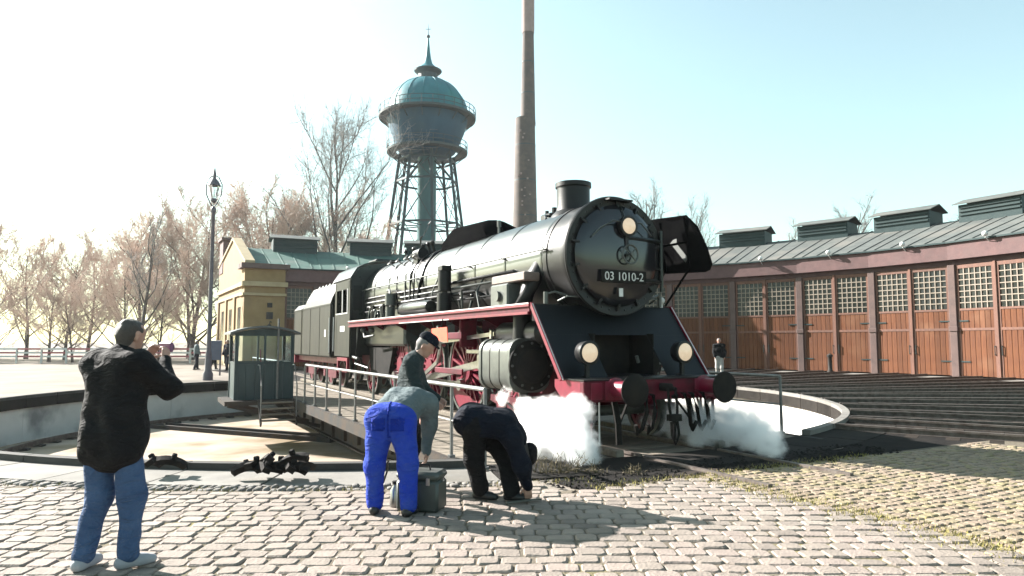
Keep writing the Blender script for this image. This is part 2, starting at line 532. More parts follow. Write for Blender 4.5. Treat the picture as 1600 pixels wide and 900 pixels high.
# ------------------------------------------------------------------ ground, pit
b = MB()
for r0, r1 in ((COP_R - 0.05, 40), (40, 150), (150, 600), (600, 3000)):
    flat_ring(b, r0, r1, 0, 2 * PI, -0.03, 96)
g = b.build('ground', M['ground'], None, None, (CX, CY, 0))
tag(g, 'pale sandy yard ground around the turntable pit', 'ground', kind='structure')

b = MB()
flat_ring(b, COP_R + 0.02, 26.0, R(-44), R(126), -0.026, 80)
o = b.build('cinder_bed', M['cinder'], None, None, (CX, CY, 0))
tag(o, 'dark oily cinder bed under the tracks before the shed', 'track bed', kind='structure')
b = MB()
flat_ring(b, 26.0, 28.2, R(-32), R(126), -0.020, 80)
o = b.build('door_apron', M['concrete'], None, None, (CX, CY, 0))
tag(o, 'pale concrete strip along the foot of the shed doors', 'pavement', kind='structure')

b = MB()
n = 96
vs = [(0, 0, PIT_Z)] + [(PIT_R * math.cos(2 * PI * i / n), PIT_R * math.sin(2 * PI * i / n), PIT_Z) for i in range(n)]
b.add(vs, [(0, i + 1, (i + 1) % n + 1) for i in range(n)])
o = b.build('pit_floor', M['pit_floor'], None, None, (CX, CY, 0))
tag(o, 'sunlit dusty floor of the turntable pit', 'floor', kind='structure')

pw = thing('pit_wall', 'whitewashed round wall of the turntable pit with peeling patches', 'wall', (CX, CY, 0), kind='structure')
for i in range(24):
    a = 2 * PI * i / 24
    part('wall_panel', M['pit_wall'], pw, lambda b: sector(b, PIT_R, PIT_R + 0.4, a + 0.0008, a + 2 * PI / 24 - 0.0008, PIT_Z, -0.30, 5), 40)
cop = thing('pit_coping', 'ring of grey concrete coping slabs round the turntable pit', 'coping', (CX, CY, 0), kind='structure')
NC = 56
for i in range(NC):
    a = 2 * PI * i / NC
    part('coping_slab', M['concrete'] if R(206) < a < R(282) else M['tar_slab'], cop, lambda b: sector(b, PIT_R - 0.08, COP_R - 0.01, a + 0.0011, a + 2 * PI / NC - 0.0011, -0.302, -0.004 - 0.008 * random.random(), 3))
afront = math.atan2(-math.cos(PHI), math.sin(PHI))
for i in range(NC):
    a = 2 * PI * i / NC
    da = (a + PI / NC - afront + PI) % (2 * PI) - PI
    if abs(da) < R(17) or abs(abs(da) - PI) < R(17): continue
    part('kerb_stone', M['kerb'] if R(125) < a < R(282) else M['concrete'], cop, lambda b: sector(b, PIT_R - 0.075, PIT_R + 0.08, a + 0.001, a + 2 * PI / NC - 0.001, -0.0115, 0.085, 3))
# ring rail on the pit floor
rr = thing('ring_rail', 'rusty circular running rail on the pit floor', 'rail', (CX, CY, 0), kind='structure')
part('rail', M['rail'], rr, lambda b: sector(b, 10.55, 10.62, 0, 2 * PI, PIT_Z + 0.05, PIT_Z + 0.19, 90))
for i in range(90):
    a = 2 * PI * i / 90
    part('chair', M['girder'], rr, lambda b: sector(b, 10.42, 10.75, a, a + 0.017, PIT_Z, PIT_Z + 0.055, 1))
# drain trough across the pit floor
dv = Vector((-4.5 + 12.3, 20.6 - 24.4, 0)).normalized()
b = MB()
nrm = Vector((-dv.y, dv.x, 0)) * 0.30
p0, p1 = Vector((-12.3, 24.4, PIT_Z)), Vector((-5.2, 20.95, PIT_Z))
b.bar(p0 + nrm + Vector((0, 0, .07)), p1 + nrm + Vector((0, 0, .07)), 0.12, 0.14)
b.bar(p0 - nrm + Vector((0, 0, .07)), p1 - nrm + Vector((0, 0, .07)), 0.12, 0.14)
b.bar(p0 + Vector((0, 0, .008)), p1 + Vector((0, 0, .008)), 0.46, 0.012)
o = b.build('drain_trough', M['girder'])
tag(o, 'long dark drain trough across the sunlit pit floor', 'drain', kind='structure')

# ------------------------------------------------------------------ paving in the foreground
def stone_verts(x, y, sx, sy, z, rot=0.0, rnd=0.022, ins=0.014):
    """cobble: eight-sided worn outline, chamfered shoulder, nearly flat top"""
    c, s_ = math.cos(rot), math.sin(rot)
    k = min(sx, sy) * random.uniform(.10, .2)
    pts = []
    for ax, ay, first in ((-1, -1, 0), (1, -1, 1), (1, 1, 0), (-1, 1, 1)):
        jx, jy = random.uniform(-rnd, rnd) * .45, random.uniform(-rnd, rnd) * .35
        X_, Y_ = ax * sx / 2 + jx, ay * sy / 2 + jy
        a_, b_ = (X_, Y_ - ay * k), (X_ - ax * k, Y_)
        pts += [b_, a_] if first else [a_, b_]
    out = []
    tx, ty = random.uniform(-.018, .018), random.uniform(-.018, .018)
    for zz, q in ((-0.09, 0.0), (z - 0.012, 0.002), (z, ins)):
        f1, f2 = 1 - 2 * q / sx, 1 - 2 * q / sy
        for px, py in pts:
            px, py = px * f1, py * f2
            out.append((x + c * px - s_ * py, y + s_ * px + c * py, zz + (tx * px + ty * py if zz > -.05 else 0)))
    return out


SF = [(r * 8 + i, r * 8 + (i + 1) % 8, r * 8 + 8 + (i + 1) % 8, r * 8 + 8 + i) for r in (0, 1) for i in range(8)] + [tuple(range(16, 24))]
NSF = len(SF)


def set_shade(me, vals, per):
    a = me.attributes.new('shade', 'FLOAT', 'FACE')
    a.data.foreach_set('value', np.repeat(np.array(vals, dtype=np.float32), per))


pav = tag(empty('paving', (0, 0, 0)), 'pale granite cobble paving in staggered rows with mossy joints', 'paving', kind='structure')
b = MB()
vs = []
N = 40
for i in range(N + 1):                       # bed that ends along the coping and the cinder in front of the track
    x = -11 + 23.0 * i / N
    yt = CY - math.sqrt(max(0.1, (COP_R + 0.03) ** 2 - (x - CX) ** 2)) if abs(x - CX) < COP_R else 18
    u, v = w2l(x, yt)
    if v < 2.9:
        # stop the bed at u = -1.3 in front of the track
        yl = OY + (-1.3 + math.sin(PHI) * (x - OX)) / math.cos(PHI)
        yt = min(yt, yl)
    vs += [(x, 1.2, -0.0145), (x, yt, -0.0145)]
b.add(vs, [(2 * i, 2 * i + 2, 2 * i + 3, 2 * i + 1) for i in range(N)])
bed = b.build('joint_bed', M['joint'], pav)

stones = []
y = 3.3
row = 0
while y < 9.6:
    sy = random.uniform(0.165, 0.205)
    x = -8.5 + (row % 2) * 0.1 + random.uniform(-0.04, 0.04)
    while x < 9.0:
        sx = random.uniform(0.17, 0.27)
        xc, yc = x + sx / 2, y + sy / 2 + 0.035 * math.sin(x * 0.9 + 1.0) + 0.02 * math.sin(x * 2.3)
        u, v = w2l(xc, yc)
        rad = math.hypot(xc - CX, yc - CY)
        ok = rad > COP_R + 0.33
        if v < 3.0 and u > -1.42: ok = False
        if v < 1.0: ok = False
        if ok:
            moss = max(0.0, 1 - abs(v - 1.2) / 0.9) * 0.5 + max(0.0, 1 - (rad - COP_R) / 1.3) * 0.35
            stones.append((xc, yc, sx - 0.010, sy - 0.010, moss))
        x += sx
    y += sy
    row += 1
near = sorted([s for s in stones if s[1] > 4.55 and abs(s[0]) < 0.755 * s[1]], key=lambda s: s[0] ** 2 * 0.4 + s[1] ** 2)[:300]
nearset = set(id(s) for s in near)
protos = []
for i in range(14):
    me = bpy.data.meshes.new('cobble')
    me.from_pydata(stone_verts(0, 0, 0.2, 0.17, 0.0), [], SF)
    fix_normals(me)
    set_shade(me, [random.random()], NSF)
    me.materials.append(M['cobble'])
    protos.append(me)
for s in near:
    o = link('cobble', random.choice(protos), pav, (s[0], s[1], random.uniform(-0.008, 0.004)))
    o.scale = (s[2] / 0.2, s[3] / 0.17, 1)
    o.rotation_euler = (random.uniform(-.03, .03), random.uniform(-.03, .03), random.uniform(-.04, .04))
b = MB()
sh = []
for s in stones:
    if id(s) in nearset: continue
    b.add(stone_verts(s[0], s[1], s[2], s[3], random.uniform(-0.009, 0.004), random.uniform(-.05, .05)), SF)
    sh.append(min(1, max(0, random.random())))
me = b.mesh('distant_cobbles')
set_shade(me, sh, NSF)
me.materials.append(M['cobble'])
o = link('distant_cobbles', me, pav)
tag(o, kind='stuff')
# small brown setts between and beside the buried rails
b = MB()
sh = []
u = -1.45
while u > -7.2:
    v = -5.2 + random.uniform(-.03, .03)
    while v < 0.98:
        dv_ = random.uniform(0.10, 0.15)
        if u < -2.3 or not any(abs(v + dv_ / 2 - k) < 0.11 for k in (0.7175, -0.7175)):
            x, y, _ = l2w(u + random.uniform(-.012, .012) + .03 * math.sin(v * 2.1), v + dv_ / 2)
            b.add(stone_verts(x, y, random.uniform(.09, .115), dv_ - 0.014, random.uniform(-0.010, 0.006), RZ + random.uniform(-.12, .12), 0.016, 0.012), SF)
            sh.append(random.random())
        v += dv_
    u -= 0.118
me = b.mesh('small_setts')
set_shade(me, sh, NSF)
me.materials.append(M['sett'])
o = link('small_setts', me, pav)
tag(o, kind='stuff')
# moss and dry grass tufts in the joints along the buried rails
b = MB()
for i in range(5200):
    k = random.random()
    if k < 0.55:
        u, v = random.uniform(-6.0, -1.35), 1.0 + random.gauss(0, 0.16)
        x, y, _ = l2w(u, v)
    elif k < 0.8:
        u, v = -1.38 + random.gauss(0, 0.10), random.uniform(-2.4, 2.6)
        x, y, _ = l2w(u, v)
    else:
        a = R(random.uniform(235, 288))
        rr_ = COP_R + 0.12 + abs(random.gauss(0, 0.16))
        x, y = CX + rr_ * math.cos(a), CY + rr_ * math.sin(a)
    h = random.uniform(0.012, 0.035)
    a = random.uniform(0, PI)
    lx, ly = random.uniform(-.02, .02), random.uniform(-.02, .02)
    wv = (math.cos(a) * 0.006, math.sin(a) * 0.006)
    b.add([(x - wv[0], y - wv[1], -0.015), (x + wv[0], y + wv[1], -0.015), (x + lx, y + ly, h - 0.005)], [(0, 1, 2)])
M['moss'] = mat('moss', (0.252, 0.231, 0.063), (0.189, 0.154, 0.063), rough=1.0, scale=3)
o = b.build('dry_grass', M['moss'])
tag(o, 'yellow dry grass and moss in the joints by the buried rail', 'grass', kind='stuff')

# rough edging stones between coping and cobbles
edge = thing('edging', 'row of rough upright stones between coping and cobbles', 'edging', (CX, CY, 0), kind='structure')
b = MB()
sh = []
i = 0
a = R(214)
while a < R(283.5):
    for ring_ in range(2):
        rad = COP_R + 0.085 + ring_ * 0.135
        ln = random.uniform(0.05, 0.11)
        x, y = rad * math.cos(a + ring_ * 0.003), rad * math.sin(a + ring_ * 0.003)
        bb = MB()
        bb.add(stone_verts(0, 0, 0.125, ln, random.uniform(-0.01, 0.022), 0, 0.02, 0.02), SF)
        me = bb.mesh('edging_stone', 60)
        set_shade(me, [random.random()], NSF)
        me.materials.append(M['rough_stone'])
        if i < 290 and R(232) < a < R(281):
            o = link('edging_stone', me, edge, (x, y, 0))
            o.rotation_euler = (0, 0, a)
            i += 1
        else:
            c, s_ = math.cos(a), math.sin(a)
            b.add([(x + c * p[0] - s_ * p[1], y + s_ * p[0] + c * p[1], p[2]) for p in bb.v], SF)
            sh.append(random.random())
            bpy.data.meshes.remove(me)
    a += 0.0072
me = b.mesh('edging_remainder', 60)
set_shade(me, sh, NSF)
me.materials.append(M['rough_stone'])
tag(link('edging_remainder', me, edge), kind='stuff')

# dark cinder patch in front of the bridge end
b = MB()
b.add([l2w(-1.42, 2.75, -0.014), l2w(-1.42, -9.5, -0.0235), l2w(0.6, -9.5, -0.0235), l2w(1.0, -5.2, -0.0235), l2w(0.2, -4.4, -0.014), l2w(-0.72, -2.6, -0.014), l2w(-0.85, 0, -0.014), l2w(-0.72, 2.75, -0.014)],
      [(0, 1, 2, 3, 4, 5, 6, 7)])
o = b.build('cinder_patch', M['cinder'])
tag(o, 'dark cinder ground in front of the locomotive and pit edge', 'ground', kind='structure')
b = MB()
for i in range(900):
    u = random.uniform(-1.45, -0.45)
    v = random.uniform(-3.2, 2.9)
    x, y, _ = l2w(u, v)
    r = random.uniform(0.012, 0.04)
    if abs(abs(v) - 0.7175) < 0.1: continue
    h = random.uniform(0.4, 0.9) * r
    k = 5
    ph = random.uniform(0, 6)
    vs = [(x + r * random.uniform(.7, 1.2) * math.cos(ph + 2 * PI * j / k), y + r * random.uniform(.7, 1.2) * math.sin(ph + 2 * PI * j / k), -0.013) for j in range(k)] + [(x, y, -0.013 + h)]
    b.add(vs, [(j, (j + 1) % k, k) for j in range(k)])
o = b.build('loose_clinker', M['cinder'])
tag(o, 'loose dark clinker scattered at the end of the bridge track', 'gravel', kind='stuff')

# ------------------------------------------------------------------ tracks
def rail_profile(b, p0, p1, top, h=0.13):
    """simple rail: foot, web, head, between two plan points"""
    z = top
    b.bar((p0[0], p0[1], z - 0.018), (p1[0], p1[1], z - 0.018), 0.066, 0.036)
    b.bar((p0[0], p0[1], z - 0.07), (p1[0], p1[1], z - 0.07), 0.02, 0.07)
    b.bar((p0[0], p0[1], z - h + 0.01), (p1[0], p1[1], z - h + 0.01), 0.12, 0.02)


BAY = R(8.4)
BAYS = [R(11.0) + BAY * (k + 0.5) for k in range(13)]
EXTRA = [R(11.0) + BAY * (k + 0.5) for k in (-1, -2, -3, -4, -5, -6)]
railme = None
sleepme = None
for k, am in enumerate(EXTRA[::-1] + BAYS):
    t = thing('shed_track', 'track radiating from the pit to the shed doors, %s' % ('number %d counted from the right edge of the picture' % (k + 1)), 'track', (CX, CY, 0), am, 'tracks radiating to the shed', 'structure')
    if railme is None:
        b = MB()
        rail_profile(b, (COP_R - 0.9, 0), (27.4, 0), 0.10)
        railme = b.mesh('rail'); railme.materials.append(M['rail'])
        b = MB()
        b.cbox(-0.12, 0.12, -1.25, 1.25, -0.06, 0.0, 0.02)
        sleepme = b.mesh('sleeper'); sleepme.materials.append(M['sleeper'])
    for s_ in (-1, 1):
        link('rail', railme, t, (0, s_ * 0.7175, 0))
    if k < 13:
        r = 13.0
        while r < 25.8:
            o = link('sleeper', sleepme, t, (r, random.uniform(-.03, .03), -0.026 + 0.0))
            o.location.z = -0.012
            r += 0.62
# track leading out of the bridge, rails buried in the setts
t = thing('buried_track', 'rusty track in front of the locomotive sinking into the brown setts', 'track', l2w(0, 0), RZ, None, 'structure')
for s_ in (-1, 1):
    part('rail', M['rail'], t, lambda b: rail_profile(b, (0.02, s_ * 0.7175), (-2.25, s_ * 0.7175), 0.020))
for i in range(2):
    o = link('sleeper', sleepme, t, (-0.55 - i * 0.62, 0, -0.012))

# ------------------------------------------------------------------ roundhouse
RM = 27.7 * math.cos(BAY / 2)               # facet distance
HW = 27.7 * math.sin(BAY / 2)               # half facet width
RX, RY = CX + 27.7 * math.cos(R(75)), CY + 27.7 * math.sin(R(75))
shed = thing('roundhouse', 'long curved engine shed with orange plank doors, gridded windows and low roof', 'shed', (RX, RY, 0))
SOFF = (CX - RX, CY - RY, 0)


def shed_part(me, ang, name, parent=None):
    o = link(name, me, parent or shed, SOFF if parent is None else None)
    if parent is None: o.rotation_euler = (0, 0, ang)
    return o


def bmesh_of(fn, m, name, smooth=None):
    b = MB(); fn(b)
    me = b.mesh(name, smooth); me.materials.append(m)
    return me


def X(nrm):            # distance in front of the facet plane -> local x
    return RM - nrm


Z_WIN0, Z_WIN1, Z_TOP = 3.28, 5.22, 5.42
leaf_w = HW - 0.20 - 0.06
me_post = bmesh_of(lambda b: (b.cbox(X(.16), X(-.2), -HW - .17, -HW + .17, -.03, 5.42, .02), b.cbox(X(.20), X(-.1), -HW - .2, -HW + .2, 2.18, 2.42, .02)), M['stone_post'], 'pilaster')
me_mid = bmesh_of(lambda b: b.cbox(X(.10), X(-.1), -.06, .06, -.03, 5.42, .01), M['door_frame'], 'centre_post')
me_wall = bmesh_of(lambda b: (b.box(X(-.02), X(-.35), -HW, HW, 5.42, 5.66)), M['brick_band'], 'lintel_wall')
me_band = bmesh_of(lambda b: (b.box(X(.34), X(-.35), -HW - .02, HW + .02, 5.66, 6.46)), M['brick_band'], 'fascia_band')
me_gut = bmesh_of(lambda b: (b.box(X(.46), X(.0), -HW - .03, HW + .03, 6.462, 6.54)), M['vent'], 'gutter')
me_bulb = bmesh_of(lambda b: (b.ball((X(.62), 0, 6.66), .13), b.cyl((X(.62), 0, 6.5), (X(.30), 0, 6.30), .02, n=6)), M['white'], 'wall_lamp', 60)
# leaf: local y from 0 to leaf_w
def frame_fn(b):
    for (y0, y1) in ((0, .10), (leaf_w - .10, leaf_w)):
        b.box(X(.045), X(-.03), y0, y1, .03, Z_TOP - .02)
    for (z0, z1) in ((Z_WIN0 - .10, Z_WIN0), (Z_WIN1, Z_TOP - .02)):
        b.box(X(.044), X(-.03), .101, leaf_w - .101, z0, z1)
    b.box(X(.042), X(.0), .101, leaf_w - .101, 2.22, 2.34)
me_frame = bmesh_of(frame_fn, M['door_frame'], 'door_leaf')
NPL = 7
pw_ = leaf_w / NPL
me_plank = bmesh_of(lambda b: b.cbox(X(.022), X(-.02), .006, pw_ - .006, .05, Z_WIN0 - .11, .008), M['door_wood'], 'plank')
def lat_fn(b):
    nx, nz = 6, 7
    for i in range(1, nx):
        yy = .1 + (leaf_w - .2) * i / nx
        b.box(X(.034), X(-.01), yy - .022, yy + .022, Z_WIN0, Z_WIN1)
    for i in range(1, nz):
        zz = Z_WIN0 + (Z_WIN1 - Z_WIN0) * i / nz
        b.box(X(.030), X(-.008), .1, leaf_w - .1, zz - .022, zz + .022)
me_lat = bmesh_of(lat_fn, M['lattice'], 'window_lattice')
me_glass = bmesh_of(lambda b: b.box(X(-.012), X(-.025), .1, leaf_w - .1, Z_WIN0, Z_WIN1), M['glass'], 'window_glass')
me_hinge = bmesh_of(lambda b: b.box(X(.06), X(.04), 0.0, .5, 4.0, 4.06), M['vent'], 'hinge')


me_hand = bmesh_of(lambda b: (b.cyl((X(.09), .04, 1.05), (X(.09), .04, 1.5), .018, n=6), b.box(X(.09), X(.04), .025, .055, 1.06, 1.10), b.box(X(.09), X(.04), .025, .055, 1.45, 1.49)), M['vent'], 'handle')


def roof_fn(b, m=0):
    def P(r, da, z): return (r * math.cos(da), r * math.sin(da), z)
    h = BAY / 2
    r0, r1, r2 = 27.35, 33.0, 40.3
    k0, k1, k2 = 6.55, 8.45, 7.0
    vs = [P(r0 / math.cos(h), -h, k0), P(r0 / math.cos(h), h, k0), P(r1, h, k1), P(r1, -h, k1), P(r2, h, k2), P(r2, -h, k2)]
    vs += [(x, y, z - .14) for x, y, z in vs]
    b.add(vs, [(0, 1, 2, 3), (3, 2, 4, 5), (6, 9, 8, 7), (9, 11, 10, 8), (0, 6, 7, 1), (5, 4, 10, 11), (1, 7, 8, 2), (2, 8, 10, 4), (0, 3, 9, 6), (3, 5, 11, 9)])
me_roofs = [bmesh_of(roof_fn, M['roof_felt'], 'roof'), bmesh_of(roof_fn, M['roof_green'], 'roof')]
def seams_fn(b):
    for i in range(-2, 3):
        y0 = i * 0.86
        b.bar((27.45, y0, 6.60), (33.0, y0 * 33 / 27.5, 8.485), .05, .05)
me_seam = bmesh_of(seams_fn, M['roof_felt'], 'roof_seam')
me_seamg = bmesh_of(seams_fn, M['roof_green'], 'roof_seam')
me_back = bmesh_of(lambda b: b.box(39.5, 39.9, -2.95, 2.95, -.03, 6.85), M['plaster'], 'back_wall')
me_vbox = bmesh_of(lambda b: (b.box(32.1, 33.9, -1.55, 1.55, 7.9, 9.15)), M['vent'], 'roof_vent')
me_vroof = bmesh_of(lambda b: b.prism([(-.0 + 31.85, 9.152), (33.0, 9.52), (34.15, 9.152), (34.15, 9.20), (33.0, 9.58), (31.85, 9.20)], -1.75, 1.75, 'xz'), M['roof_felt'], 'vent_roof')
def louv_fn(b):
    for z in (8.55, 8.75, 8.95):
        b.box(32.02, 32.098, -1.5, 1.5, z, z + .09)
me_louv = bmesh_of(louv_fn, M['vent'], 'louvre')
vent_ang = {-2: -1.0, -1: 7.0, 0: 15.5, 1: 23.8, 2: 28.6, 3: 36.85, 4: 45.17, 5: 54.5, 6: 63, 7: 72, 8: 80.5, 9: 89, 10: 96.5, 11: 103.98, 12: 113.7}
for k, am in zip(range(-2, 13), EXTRA[1::-1] + BAYS):
    last = (k == 12)
    shed_part(me_post, am, 'pilaster')
    shed_part(me_band, am, 'fascia_band')
    shed_part(me_wall, am, 'lintel_wall')
    shed_part(me_gut, am, 'gutter')
    rf = shed_part(me_roofs[1 if k >= 10 else 0], am, 'roof')
    shed_part(me_seamg if k >= 10 else me_seam, am, 'roof_seam', rf)
    shed_part(me_back, am, 'back_wall')
    if k != 1:
        vb = shed_part(me_vbox, R(vent_ang[k]), 'roof_vent')
        shed_part(me_vroof, 0, 'vent_roof', vb)
        for q in range(1): shed_part(me_louv, 0, 'louvre', vb)
    shed_part(me_bulb, am, 'wall_lamp')
    shed_part(me_mid, am, 'centre_post')
    for s_ in (0, 1):
        lf = link('door_leaf', me_frame, shed, SOFF)
        lf.rotation_euler = (0, 0, am)
        off = 0.06 if s_ else -HW + 0.20
        # shift along the facet
        lf.location = (SOFF[0] - math.sin(am) * off, SOFF[1] + math.cos(am) * off, 0)
        link('window_lattice', me_lat, lf)
        link('window_glass', me_glass, lf)
        for i in range(NPL):
            link('plank', me_plank, lf, (0, pw_ * i, 0))
        for z_ in (-3.3, -1.35):
            hh = link('hinge', me_hinge, lf, (0, 0, z_))
            if s_: hh.location = (0, leaf_w - .5, z_)
        link('handle', me_hand, lf, (0, 0.06 if s_ else leaf_w - .14, 0))
# left end: plaster corner block, gable wall, parapet, chimney
ae = R(11.0) + BAY * 13
def radial(fn_poly, n0, n1, m, name, r_off=0):
    """extrude (radius, z) polygon along the tangent at the end angle, n0..n1 metres beyond the end"""
    b = MB()
    b.prism(fn_poly, n0, n1, 'xz')
    o = b.build(name, m, shed, None, SOFF)
    o.rotation_euler = (0, 0, ae)
    return o
radial([(27.5, -.03), (40.0, -.03), (40.0, 7.5), (33.0, 8.95), (27.5, 6.75)], 0.003, 0.45, M['plaster'], 'gable_wall')
radial([(27.3, 6.75), (33.0, 8.95), (40.1, 7.5), (40.1, 7.68), (33.0, 9.14), (27.3, 6.94)], -0.06, 0.55, M['plaster_trim'], 'parapet_cap')
for z0, z1, pr in ((5.35, 5.6, .14), (4.75, 4.95, .10), (0, .7, .12)):
    radial([(27.25, z0), (40.1, z0), (40.1, z1), (27.25, z1)], .45 - .1, .45 + pr, M['plaster_trim'], 'string_course')
for rr_ in (27.9, 31.5, 35.4, 39.5):
    radial([(rr_ - .35, .7), (rr_ + .35, .7), (rr_ + .35, 4.75), (rr_ - .35, 4.75)], .40, .56, M['plaster'], 'gable_pilaster')
for rr_ in (29.7, 33.5, 37.4):
    o = radial([(rr_ - .6, 1.4), (rr_ + .6, 1.4), (rr_ + .6, 4.0), (rr_ - .6, 4.0)], .42, .462, M['glass'], 'gable_window')
radial([(27.05, -.03), (28.2, -.03), (28.2, 6.40), (27.05, 6.40)], -1.95, 0.58, M['plaster'], 'corner_block')
radial([(26.85, 5.25), (28.3, 5.25), (28.3, 5.55), (26.85, 5.55)], -2.08, 0.74, M['plaster_trim'], 'corner_cornice')
radial([(26.75, 6.402), (28.4, 6.402), (28.4, 6.72), (26.75, 6.72)], -2.18, 0.84, M['stone_post'], 'corner_cap')
radial([(26.93, 4.65), (28.3, 4.65), (28.3, 4.82), (26.93, 4.82)], -2.02, 0.69, M['plaster_trim'], 'corner_string')
o = radial([(38.0, 7.0), (39.8, 7.0), (39.8, 9.6), (38.0, 9.6)], -.6, .5, M['brick_band'], 'gable_chimney')
o = radial([(37.8, 9.6), (40.0, 9.6), (40.0, 9.8), (37.8, 9.8)], -.75, .65, M['stone_post'], 'gable_chimney_cap')
o = radial([(26.98, 3.15), (27.05, 3.15), (27.05, 3.6), (26.98, 3.6)], -1.2, -.8, M['girder'], 'wall_box')
o = radial([(26.98, 3.9), (27.05, 3.9), (27.05, 4.2), (26.98, 4.2)], -1.15, -.85, M['girder'], 'wall_box')

# a little bell lamp on the corner block
lp = thing('wall_lantern', 'small black lantern with white shade on the yellow corner of the shed', 'lantern',
           (CX + 26.8 * math.cos(ae) + 1.0 * math.sin(ae), CY + 26.8 * math.sin(ae) - 1.0 * math.cos(ae), 2.2))
part('bracket', M['girder'], lp, lambda b: b.tube([(0, .25, .75), (0, 0, .8), (0, -.12, .65)], .03, 6))
part('shade', M['girder'], lp, lambda b: b.lathe([(.06, .62), (.2, .45), (.2, .42)], (0, -.12, 0), n=12), 50)
part('globe', M['white'], lp, lambda b: b.ball((0, -.12, .28), .15, sc=(1, 1, 1.3)), 60)

# ------------------------------------------------------------------ water tower
tw = thing('water_tower', 'tall blue-green water tower with domed tank, ring galleries and spire', 'water tower', (-10.0, 80.0, 0))
part('column', M['tower_pipe'], tw, lambda b: (b.lathe([(1.5, -.03), (1.5, 1.0), (1.1, 1.1), (1.1, 23.5), (1.6, 24.2)], n=28)), 40)
part('tank_bowl', M['tower_steel'], tw, lambda b: b.lathe([(1.1, 23.3), (2.6, 23.5), (3.3, 24.0), (3.62, 24.6), (3.75, 24.9), (4.35, 26.4), (4.72, 27.7), (4.78, 28.2)], n=44), 35)
dome = part('tank_dome', M['tower_copper'], tw, lambda b: b.lathe([(4.86, 28.15), (4.86, 28.3)] + [(4.74 * math.cos(t), 28.3 + 4.55 * math.sin(t)) for t in [R(x) for x in range(0, 82, 6)]] + [(1.0, 32.85)], n=44), 35)
for i in range(16):
    a = 2 * PI * i / 16
    part('dome_rib', M['tower_copper'], dome, lambda b: b.tube([((4.76 * math.cos(t)) * math.cos(a), (4.76 * math.cos(t)) * math.sin(a), 28.3 + 4.57 * math.sin(t)) for t in [R(x) for x in range(0, 76, 7)]], .045, 5))
lant = part('lantern', M['tower_iron'], tw, lambda b: b.lathe([(1.15, 32.7), (1.15, 33.4), (1.62, 33.75), (1.62, 33.9), (.001, 33.95)], n=20), 35)
part('lantern_roof', M['tower_copper'], lant, lambda b: b.lathe([(1.66, 33.85), (1.1, 34.15), (.55, 34.7), (.35, 35.4), (.24, 36.2), (.12, 37.4), (.08, 38.0)], n=20), 40)
part('finial', M['tower_iron'], lant, lambda b: (b.ball((0, 0, 38.1), .22), b.cyl((0, 0, 38.2), (0, 0, 39.6), .05, .02, 6), b.cyl((-.3, 0, 39.0), (.3, 0, 39.0), .035, n=5)), 60)


def gallery(z, r0, r1, posts, h):
    gp = part('gallery', M['tower_iron'], tw, lambda b: (b.lathe([(r0, z - .12), (r1, z - .12), (r1 + .05, z + .12), (r1, z + .12), (r0, z + .04)], n=44, close=True)), 30)
    for zz in (z + h * .5, z + h):
        part('handrail', M['tower_iron'], gp, lambda b: b.lathe([(r1 - .03, zz - .03), (r1 + .03, zz - .03), (r1 + .03, zz + .03), (r1 - .03, zz + .03)], n=40, close=True))
    for i in range(posts):
        a = 2 * PI * i / posts
        part('post', M['tower_iron'], gp, lambda b: b.cyl((r1 * math.cos(a), r1 * math.sin(a), z), (r1 * math.cos(a), r1 * math.sin(a), z + h), .035, n=5))
    for i in range(16):
        a = 2 * PI * i / 16
        part('bracket', M['tower_iron'], gp, lambda b: b.bar((r0 * .97 * math.cos(a), r0 * .97 * math.sin(a), z - 1.0), (r1 * .98 * math.cos(a), r1 * .98 * math.sin(a), z - .1), .09, .09))
gallery(28.0, 4.75, 5.68, 28, 1.05)
gallery(23.9, 3.6, 4.72, 24, 1.05)
NL = 8
for i in range(NL):
    a = 2 * PI * (i + .35) / NL
    a2 = 2 * PI * (i + 1.35) / NL
    rt, rb = 3.25, 6.3
    def Pz(aa, z): 
        r = rt + (rb - rt) * (22.9 - z) / 22.9
        return (r * math.cos(aa), r * math.sin(aa), z)
    lg = part('leg', M['tower_iron'], tw, lambda b: (b.bar(Pz(a, -.03), Pz(a, 23.6), .30, .30), b.cbox(Pz(a, 0)[0] - .5, Pz(a, 0)[0] + .5, Pz(a, 0)[1] - .5, Pz(a, 0)[1] + .5, -.03, .5)))
    for z0, z1 in ((2.0, 8.5), (8.5, 15.2), (15.2, 20.3), (20.3, 22.9)):
        part('brace', M['tower_iron'], lg, lambda b: b.cyl(Pz(a, z0), Pz(a2, z1), .045, n=5))
        part('brace', M['tower_iron'], lg, lambda b: b.cyl(Pz(a2, z0), Pz(a, z1), .045, n=5))
        part('ring_beam', M['tower_iron'], lg, lambda b: b.bar(Pz(a, z1), Pz(a2, z1), .16, .22))
    part('tie', M['tower_iron'], lg, lambda b: b.bar(Pz(a, 15.2), (1.05 * math.cos(a), 1.05 * math.sin(a), 15.2), .10, .12))
    part('strut', M['tower_iron'], lg, lambda b: b.bar(Pz(a, 20.3), (1.05 * math.cos(a), 1.05 * math.sin(a), 22.9), .12, .14))

